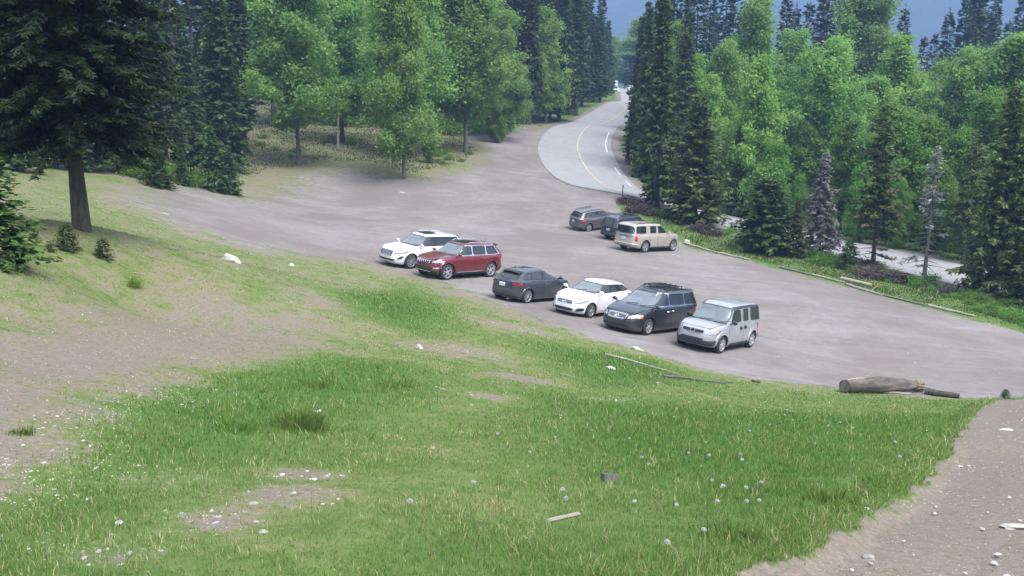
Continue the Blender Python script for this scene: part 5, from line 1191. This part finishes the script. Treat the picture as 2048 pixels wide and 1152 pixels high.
# stones
def rock_mesh(name, s, seed, sub=2, mat='rock_white'):
    bm = bmesh.new(); bmesh.ops.create_icosphere(bm, subdivisions=sub, radius=1); r = rg(seed); ph = r.uniform(0, 6, 6); dirs = unit(r.normal(0, 1, (13, 3)))
    for v in bm.verts:
        c = np.array(v.co); k = 1+.12*math.sin(c[0]*3+ph[0])+.1*math.sin(c[1]*4+ph[1])+.08*math.sin(c[2]*5+ph[2])
        for d in dirs:
            e = c@d
            if e > .80: k *= .80/e
        v.co = Vector((c[0]*k*s[0], c[1]*k*s[1], (c[2]*k+.45)*s[2]))
    me = bpy.data.meshes.new(name); bm.to_mesh(me); bm.free(); me.materials.append(M[mat]); me.polygons.foreach_set('use_smooth', [True]*len(me.polygons)); me.set_sharp_from_angle(angle=R(38))
    o = bpy.data.objects.new(name, me); COL.objects.link(o); return o
for u, v, s, rz, lab, mt in [(459, 523, (.31, .18, .18), .1, 'white boulder at the edge of the gravel on the left', 'rock_white'), (582, 532, (.17, .10, .09), -.5, 'pale stone right of the white boulder', 'rock_white'), (839, 697, (.085, .07, .07), 0, 'rounded pinkish stone in the middle of the slope', 'rock_white'),
     (635, 824, (.055, .035, .03), .2, 'pale stone above the tall grass tuft', 'rock_white'), (526, 1066, (.036, .026, .02), .2, 'grey stone below the pebble patch in the near grass', 'rock'), (507, 1008, (.042, .02, .016), .2, 'long pale stone left of the pebble patch', 'rock'), (434, 1035, (.036, .025, .02), .2, 'largest grey stone on the lower left pebble patch', 'rock'), (238, 1047, (.03, .025, .02), .2, 'lone pale stone in the lower left grass', 'rock_white'),
     (1221, 738, (.12, .08, .07), .2, 'pale stone beside the long pale branch', 'rock_white'), (1316, 768, (.09, .06, .05), .2, 'blue grey stone under the straight branch', 'rock'), (1274, 700, (.25, .12, .08), .1, 'flat broken stones at the lot edge before the minivan', 'rock_white'), (1915, 917, (.10, .05, .02), -.4, 'flat pale stone in the worn path', 'rock_white'), (2035, 1030, (.16, .08, .03), -.2, 'broad flat stone at the right picture edge of the worn path', 'rock_white'), (2010, 860, (.16, .10, .03), -.2, 'flat pale stone high on the worn path', 'rock_white'),
     (1373, 487, (.28, .2, .2), .3, 'white stone at the nose of the pale gold wagon', 'rock_white'), (330, 428, (.22, .07, .05), -.1, 'long white stone on the dirt track', 'rock_white'), (803, 385, (.28, .1, .06), -.1, 'white litter piece on the gravel below the bank', 'rock_white'), (1740, 1085, (.05, .04, .03), -.2, 'pinkish stone in the path bank', 'rock'), (1735, 1022, (.04, .03, .03), -.2, 'pale stone where turf meets the path', 'rock_white')]:
    o = rock_mesh('stone', s, int(u), 3, mt); place(o, u, v, rz, -.01); tag(o, lab, 'stone')
protos = [rock_mesh('stone', (1, .8, .6), k, 2, 'rock_white' if k % 2 else 'rock') for k in range(4)]; used = set()
def stone_at(q, s, label, group):
    k = random.randrange(4); o = protos[k] if k not in used else protos[k].copy()
    if k in used: COL.objects.link(o)
    used.add(k); o.location = (q[0], q[1], q[2]-.003); o.scale = (s*random.uniform(.8, 1.4), s*random.uniform(.7, 1.1), s*random.uniform(.5, 1)); o.rotation_euler = (0, 0, random.uniform(0, 6)); tag(o, label, 'stone', group)
for k in range(36):
    u, v = random.uniform(1100, 1900), random.uniform(770, 880); q = hit(u, v); stone_at(q, random.uniform(.012, .03), 'small white stone in the turf below the lot edge', 'small stones in the turf below the lot')
for k in range(70):
    c, a, b = random.choice(SPOTW[:13]); x, y = c[0]+random.uniform(-a, a), c[1]+random.uniform(-b, b)*1.6; stone_at((x, y, h1(x, y)), random.uniform(.008, .02)*(1+math.hypot(x, y)/18), 'small stone on a stony bare patch of the slope', 'stones on the bare patches')
for k in range(90):
    u, v = random.uniform(0, 260), random.uniform(790, 1000); q = hit(u, v)
    if abs(sdf(BARE, q[:1], q[1:2])[0]) < .45: stone_at(q, random.uniform(.008, .022), 'stone along the stony edge of the bare left ground', 'stones along the bare ground edge')
for k in range(50):
    u, v = random.uniform(1520, 2048), random.uniform(830, 1150); q = hit(u, v)
    if pathd(q[:1], q[1:2])[0] > .1: q[2] -= .10; stone_at(q, random.uniform(.010, .03), 'small stone embedded in the worn path', 'stones in the worn path')
# loose gravel too small to count
def gravel():
    pts = []; sz = []
    r = rg(77)
    az = r.uniform(R(-34), R(36), 42000); d = np.exp(r.uniform(math.log(3), math.log(48), 42000)); x, y = np.sin(az)*d, np.cos(az)*d
    G, B, L = cover(x, y); pr = np.where(G > .52, .30, np.clip(B-.5, 0, 1)*.8)
    for c, a_, b_ in SPOTW[:13]: pr = np.maximum(pr, .9*np.exp(-((x-c[0])/a_)**2-((y-c[1])/(b_*1.8))**2))
    pr = np.where(np.abs(sdf(BARE, x, y)+.1) < .35, np.maximum(pr, .95*(y < 12)), pr); pr = np.where((G > .62) & (y > 26), .05, pr); k = r.uniform(0, 1, len(x)) < pr
    x, y, d = x[k], y[k], d[k]; z = hgt(x, y)-np.clip(pathd(x, y)/.25, 0, 1)*.12*(d < 16); s = (.003+.0007*d)*r.uniform(.5, 1.5, len(x)); n = len(x)
    T_ = np.array([(1, 0, 0), (-.5, .87, 0), (-.5, -.87, 0), (.2, .1, .8)]); a = r.uniform(0, 6.28, n); ca, sa = np.cos(a), np.sin(a)
    S = s[:, None]*r.uniform(.6, 1.4, (n, 4)); P = np.empty((n, 4, 3)); tx, ty = T_[:, 0]*S, T_[:, 1]*S*.7
    P[..., 0] = x[:, None]+tx*ca[:, None]-ty*sa[:, None]; P[..., 1] = y[:, None]+tx*sa[:, None]+ty*ca[:, None]; P[..., 2] = z[:, None]+T_[:, 2]*S-.001
    F = (np.arange(n)[:, None, None]*4+np.array([[0, 1, 3], [1, 2, 3], [2, 0, 3]])[None]).reshape(-1, 3)
    o = mesh_np('gravel', P.reshape(-1, 3), F, M['pebble']); tag(o, 'loose pebbles scattered over bare earth and gravel', kind='stuff')
gravel()

# ------------------------------------------------------------------ grass
def grass():
    r = rg(99); n = 700000
    az = r.uniform(R(-35), R(37), n); d = np.exp(r.uniform(math.log(2.2), math.log(50), n)); x, y = np.sin(az)*d, np.cos(az)*d
    G, B, L = cover(x, y)
    f = .5+.25*np.sin(x*2.1+np.sin(y*1.3)*2)+.25*np.sin(y*2.7+np.sin(x*1.9)*2)   # clumping
    f2 = .5+.5*np.sin(x*9+np.sin(y*7)*2)*np.sin(y*8+np.sin(x*6)*2)
    pr = (G < .5)*np.clip(.9-1.2*B, np.where(f2 > .8, .16, .04), 1)*(.25+.75*f2)*(.35+.45*f+.5*L)
    pd = pathd(x, y); bl_edge = (pd > -.35) & (pd < .05) & (G < .5)
    pr = np.where(bl_edge, 1, pr); pr = np.where(pd > .08, .004, pr)
    k = r.uniform(0, 1, n) < pr; x, y, d, L, B, f, f2, be = (q[k] for q in (x, y, d, L, B, f, f2, bl_edge)); n = len(x); z = hgt(x, y)
    h = (.018+.016*f+.024*L+.02*be)*r.uniform(.5, 1.7, n)*(1-.5*B); tall = r.uniform(0, 1, n) < .012; h = np.where(tall, h*2.6, h)
    h *= np.clip(.8+d/40, .8, 1.5)
    w = np.maximum(.0022, .00042*d)*r.uniform(.6, 1.4, n)*np.where(tall, .6, 1)
    a = r.uniform(0, 6.28, n); lean = r.uniform(.1, .95, n)*h; la = r.uniform(0, 6.28, n)
    ca, sa = np.cos(a)*w, np.sin(a)*w; lx, ly = np.cos(la)*lean, np.sin(la)*lean
    P = np.empty((n, 5, 3))
    P[:, 0] = np.stack([x-ca, y-sa, z-.006], 1); P[:, 1] = np.stack([x+ca, y+sa, z-.006], 1)
    P[:, 2] = np.stack([x+ca*.8+lx*.35, y+sa*.8+ly*.35, z+h*.6], 1); P[:, 3] = np.stack([x-ca*.8+lx*.35, y-sa*.8+ly*.35, z+h*.6], 1)
    P[:, 4] = np.stack([x+lx, y+ly, z+h*.98], 1)
    tone = np.clip(.50+.25*f-.20*L+r.normal(0, .2, n)+.2*B, 0, 1); straw = (r.uniform(0, 1, n) < (.06+.15*f*(1-.8*L))) | (tall & (r.uniform(0, 1, n) < .6))
    # quads + tip triangles as separate objects keep one face size each
    b = np.arange(n)[:, None]*5; Q = b+np.array([[0, 1, 2, 3]]); T3 = b+np.array([[3, 2, 4]])
    V = P.reshape(-1, 3); me = bpy.data.meshes.new('grass'); me.vertices.add(len(V)); me.vertices.foreach_set('co', V.astype(np.float32).ravel())
    loops = np.concatenate([Q, T3], 1).ravel().astype(np.int32); me.loops.add(len(loops)); me.polygons.add(2*n); me.loops.foreach_set('vertex_index', loops)
    st = (np.arange(n)[:, None]*7+np.array([[0, 4]])).ravel().astype(np.int32); me.polygons.foreach_set('loop_start', st); me.update(calc_edges=True)
    at_ = me.attributes.new('tone', 'FLOAT', 'FACE'); at_.data.foreach_set('value', np.repeat(tone, 2).astype(np.float32))
    me.materials.append(M['blade']); me.materials.append(M['straw']); me.polygons.foreach_set('material_index', np.repeat(straw.astype(np.int32), 2))
    o = bpy.data.objects.new('grass', me); COL.objects.link(o); tag(o, 'short green turf grass with dry straws covering the slope', kind='stuff'); return n
def rough():
    r = rg(55); n = 420000; az = r.uniform(R(-34), R(36), n); d = np.exp(r.uniform(math.log(44), math.log(140), n)); x, y = np.sin(az)*d, np.cos(az)*d
    G, B, L = cover(x, y); f = .5+.5*np.sin(x*.9+np.sin(y*.6)*2)*np.sin(y*.8+np.sin(x*.7)*2)
    k = (G < .2) & (r.uniform(0, 1, n) < .35+.5*f) & (sline(ROAD, x, y) > 5.5) & ((x > 4) | (y > 62)); x, y, d, f, B = (q[k] for q in (x, y, d, f, B)); n = len(x); z = hgt(x, y)
    h = (.04+.10*f)*r.uniform(.5, 1.5, n); w = .00055*d*r.uniform(.6, 1.4, n); a = r.uniform(0, 6.28, n); la = r.uniform(0, 6.28, n); ln_ = h*r.uniform(.1, .8, n)
    ca, sa = np.cos(a)*w, np.sin(a)*w; V = np.stack([np.stack([x-ca, y-sa, z-.02], 1), np.stack([x+ca, y+sa, z-.02], 1), np.stack([x+ca*.7+np.cos(la)*ln_*.5, y+sa*.7+np.sin(la)*ln_*.5, z+h*.6], 1), np.stack([x+np.cos(la)*ln_, y+np.sin(la)*ln_, z+h], 1)], 1).reshape(-1, 3)
    st_ = (r.uniform(0, 1, n) < np.where(x > 6, .07, .16)).astype(np.int32)
    o = leaf_obj('rough_grass', V, .1+.5*f+r.normal(0, .2, n), M['rough'], None); o.data.materials.append(M['straw']); o.data.polygons.foreach_set('material_index', st_); tag(o, 'rough grass on the bank and the verge under the trees', kind='stuff')
M['rough'] = leaf_mat('rough_grass_blades', (.022, .055, .010), (.095, .15, .038), .35)
M['straw'] = leaf_mat('dry_straw', (.22, .21, .09), (.46, .42, .24), .3)
grass(); rough()
# tall tuft
def tuft(u, v, rad, h, n, seed, label, tone=(.1, .7)):
    q = hit(u, v); r = rg(seed); C = r.normal(0, rad*.5, (n, 2)); V = []; Tn = []
    hh = h*r.uniform(.5, 1.1, n); a = r.uniform(0, 6.28, n); out = C/np.maximum(np.linalg.norm(C, axis=1, keepdims=True), 1e-6)*(r.uniform(.1, .6, n)*hh)[:, None]; w = .006
    for i in range(n):
        x, y = C[i]; ca, sa = math.cos(a[i])*w, math.sin(a[i])*w; V += [(x-ca, y-sa, -.02), (x+ca, y+sa, -.02), (x+out[i, 0]*.4+ca*.6, y+out[i, 1]*.4+sa*.6, hh[i]*.6), (x+out[i, 0], y+out[i, 1], hh[i])]
    o = leaf_obj('grass_tuft', np.array(V), r.uniform(*tone, n), M['blade'], None); o.location = q; tag(o, label, 'grass tuft'); return o
tuft(597, 858, .26, .17, 500, 3, 'tall dark green grass tuft in the middle left of the slope', (.3, .9))
tuft(470, 860, .2, .10, 250, 4, 'lower grass tuft left of the tall dark one', (.25, .8))
tuft(630, 775, .26, .09, 240, 5, 'dark tuft on the upper edge of the lush patch', (.25, .8)); tuft(780, 775, .4, .09, 320, 6, 'wide dark tuft at the right end of the lush patch', (.25, .8))
tuft(1655, 1005, .22, .10, 220, 7, 'blue green tuft overhanging the worn path', (.25, .8)); tuft(41, 868, .09, .05, 110, 8, 'tiny green tuft alone on the bare left ground', (.1, .5)); tuft(1475, 1090, .2, .10, 250, 9, 'blue green tuft by the lower bend of the path edge', (.25, .8))
# dandelions
dn = empty('dandelion', (0, 0, 0)); mb = MB(); mb.tube([(0, 0, -.01), (.008, 0, .06), (.012, 0, .12)], [.0022, .002, .0016], 5); mb.build('stem', M['stem'], dn)
r = rg(12); m = 150; d = unit(r.normal(0, 1, (m, 3))); bm = bmesh.new(); bmesh.ops.create_icosphere(bm, subdivisions=2, radius=.012); Vc = [tuple(v.co+Vector((.012, 0, .135))) for v in bm.verts]; Fc = [[v.index for v in f.verts] for f in bm.faces]; bm.free()
mb = MB(); mb.add(Vc, Fc)
for i in range(m):
    p = d[i]*.021; s = unit(np.cross(d[i], [.3, .5, .8]))*.0035; t_ = np.cross(d[i], s); b_ = np.array([.012, 0, .135]); mb.add([b_+p-s, b_+p+s, b_+p*.5+t_*.1], [[0, 1, 2]]); mb.add([b_+p-t_, b_+p+t_, b_+p*.5+s*.1], [[0, 1, 2]])
mb.build('seed_head', M['clock'], dn)
DL = [(1493, 985), (1440, 982), (1448, 988), (1421, 972), (1525, 974), (1490, 1018), (1521, 1016), (1350, 1021), (1434, 1021), (1123, 993), (1284, 925), (1294, 934), (1375, 911), (1496, 866), (1421, 920), (1540, 852), (1572, 834), (1573, 822), (1572, 815), (1645, 817), (1660, 813), (1657, 858), (1810, 833), (1790, 885), (1789, 890), (1798, 922), (1708, 858), (1628, 893), (1402, 1080), (1273, 1017), (1480, 930), (1478, 914), (1378, 806), (1352, 820), (1846, 797), (1530, 827), (1517, 816), (1693, 788), (1755, 795), (1632, 793), (1595, 781), (1346, 837), (1434, 800), (1800, 802), (1680, 848), (1586, 845), (1412, 887), (1260, 885), (1060, 915), (822, 1022), (1136, 1016), (1333, 1109), (951, 980), (990, 875), (870, 905), (1530, 805), (1620, 826), (1460, 817), (690, 963)]
for i, (u, v) in enumerate(DL):
    o = dn if i == 0 else copy_tree(dn); q = hit(u, v+6); s = random.uniform(.65, .95)*(1.15 if v < 870 else 1.0); o.location = q; o.scale = (s, s, s*.8); o.rotation_euler = (random.uniform(-.2, .2), random.uniform(-.2, .2), random.uniform(0, 6)); tag(o, 'white dandelion seed head standing in the green turf', 'dandelion', 'dandelion seed heads in the turf')
# tall dry stalks
st = empty('dry_stalk', (0, 0, 0)); mb = MB(); mb.tube([(0, 0, -.01), (.03, 0, .14), (.10, 0, .26), (.19, .01, .33)], [.0022, .002, .0015, .001], 4); mb.build('stem', M['straw'], st); mb = MB(); mb.tube([(.19, .01, .33), (.225, .012, .35)], [.004, .001], 5); mb.build('seed_spike', M['straw'], st)
for i in range(70):
    u, v = (random.uniform(820, 1250), random.uniform(830, 1150)) if i < 45 else (random.uniform(400, 1700), random.uniform(800, 1150)); q = hit(u, v); o = st if i == 0 else copy_tree(st); s = random.uniform(.5, 1.15); o.location = q; o.scale = (s, s, s); o.rotation_euler = (0, 0, random.uniform(0, 6.28)); tag(o, 'thin dry grass stalk arching over the near turf', 'grass stalk', 'dry grass stalks in the near turf')

# ------------------------------------------------------------------ mountain side and air
def mountain():
    m, t, b = nt('forested_mountain'); P = posvec(t); n = noise(t, .012, 6, .65, P); n2 = noise(t, .05, 7, .8, P)
    c = ramp(t, n2, [(.3, (.004, .012, .008)), (.7, (.07, .11, .06))]); c = mixc(t, ramp(t, n, [(.55, (0, 0, 0)), (.75, (.6, .6, .6))]), c, (.15, .17, .12)); t.links.new(c, b.inputs['Base Color']); b.inputs['Roughness'].default_value = 1; bump(t, b, n2, 1, 3)
    az = np.radians(np.linspace(-75, 75, 150)); rr = np.linspace(0, 1, 40); A, Q = np.meshgrid(az, rr); d = 1500+1500*Q
    z = 8+(Q**.8)*(400+22*np.sin(A*3+1)+6*np.sin(A*9))+8*np.sin(A*40+Q*9)*Q+5*np.sin(A*90+Q*20)*Q
    V = np.stack([np.sin(A)*d, np.cos(A)*d, z], -1).reshape(-1, 3); I = np.arange(A.size).reshape(A.shape); F = np.stack([I[:-1, :-1], I[:-1, 1:], I[1:, 1:], I[1:, :-1]], -1).reshape(-1, 4)
    o = mesh_np('mountain', V, F, m, smooth=True); tag(o, kind='structure')
mountain()
HAZE = .00095
mb = MB(); mb.box((0, 300, 175), (8000, 7000, 600)); hz = mb.build('haze', [bpy.data.materials.new('air')]); hm = hz.data.materials[0]; hm.use_nodes = True; t = hm.node_tree; t.nodes.clear()
v_ = N(t, 'ShaderNodeVolumePrincipled'); v_.inputs['Density'].default_value = HAZE; v_.inputs['Color'].default_value = (.22, .36, .66, 1); v_.inputs['Anisotropy'].default_value = 0.
o_ = N(t, 'ShaderNodeOutputMaterial'); t.links.new(v_.outputs[0], o_.inputs['Volume']); tag(hz, 'thin blue mountain haze', kind='stuff')
for k_, o in PR.items():
    if k_ not in USED:
        for ch in list(o.children): bpy.data.objects.remove(ch)
        bpy.data.objects.remove(o)
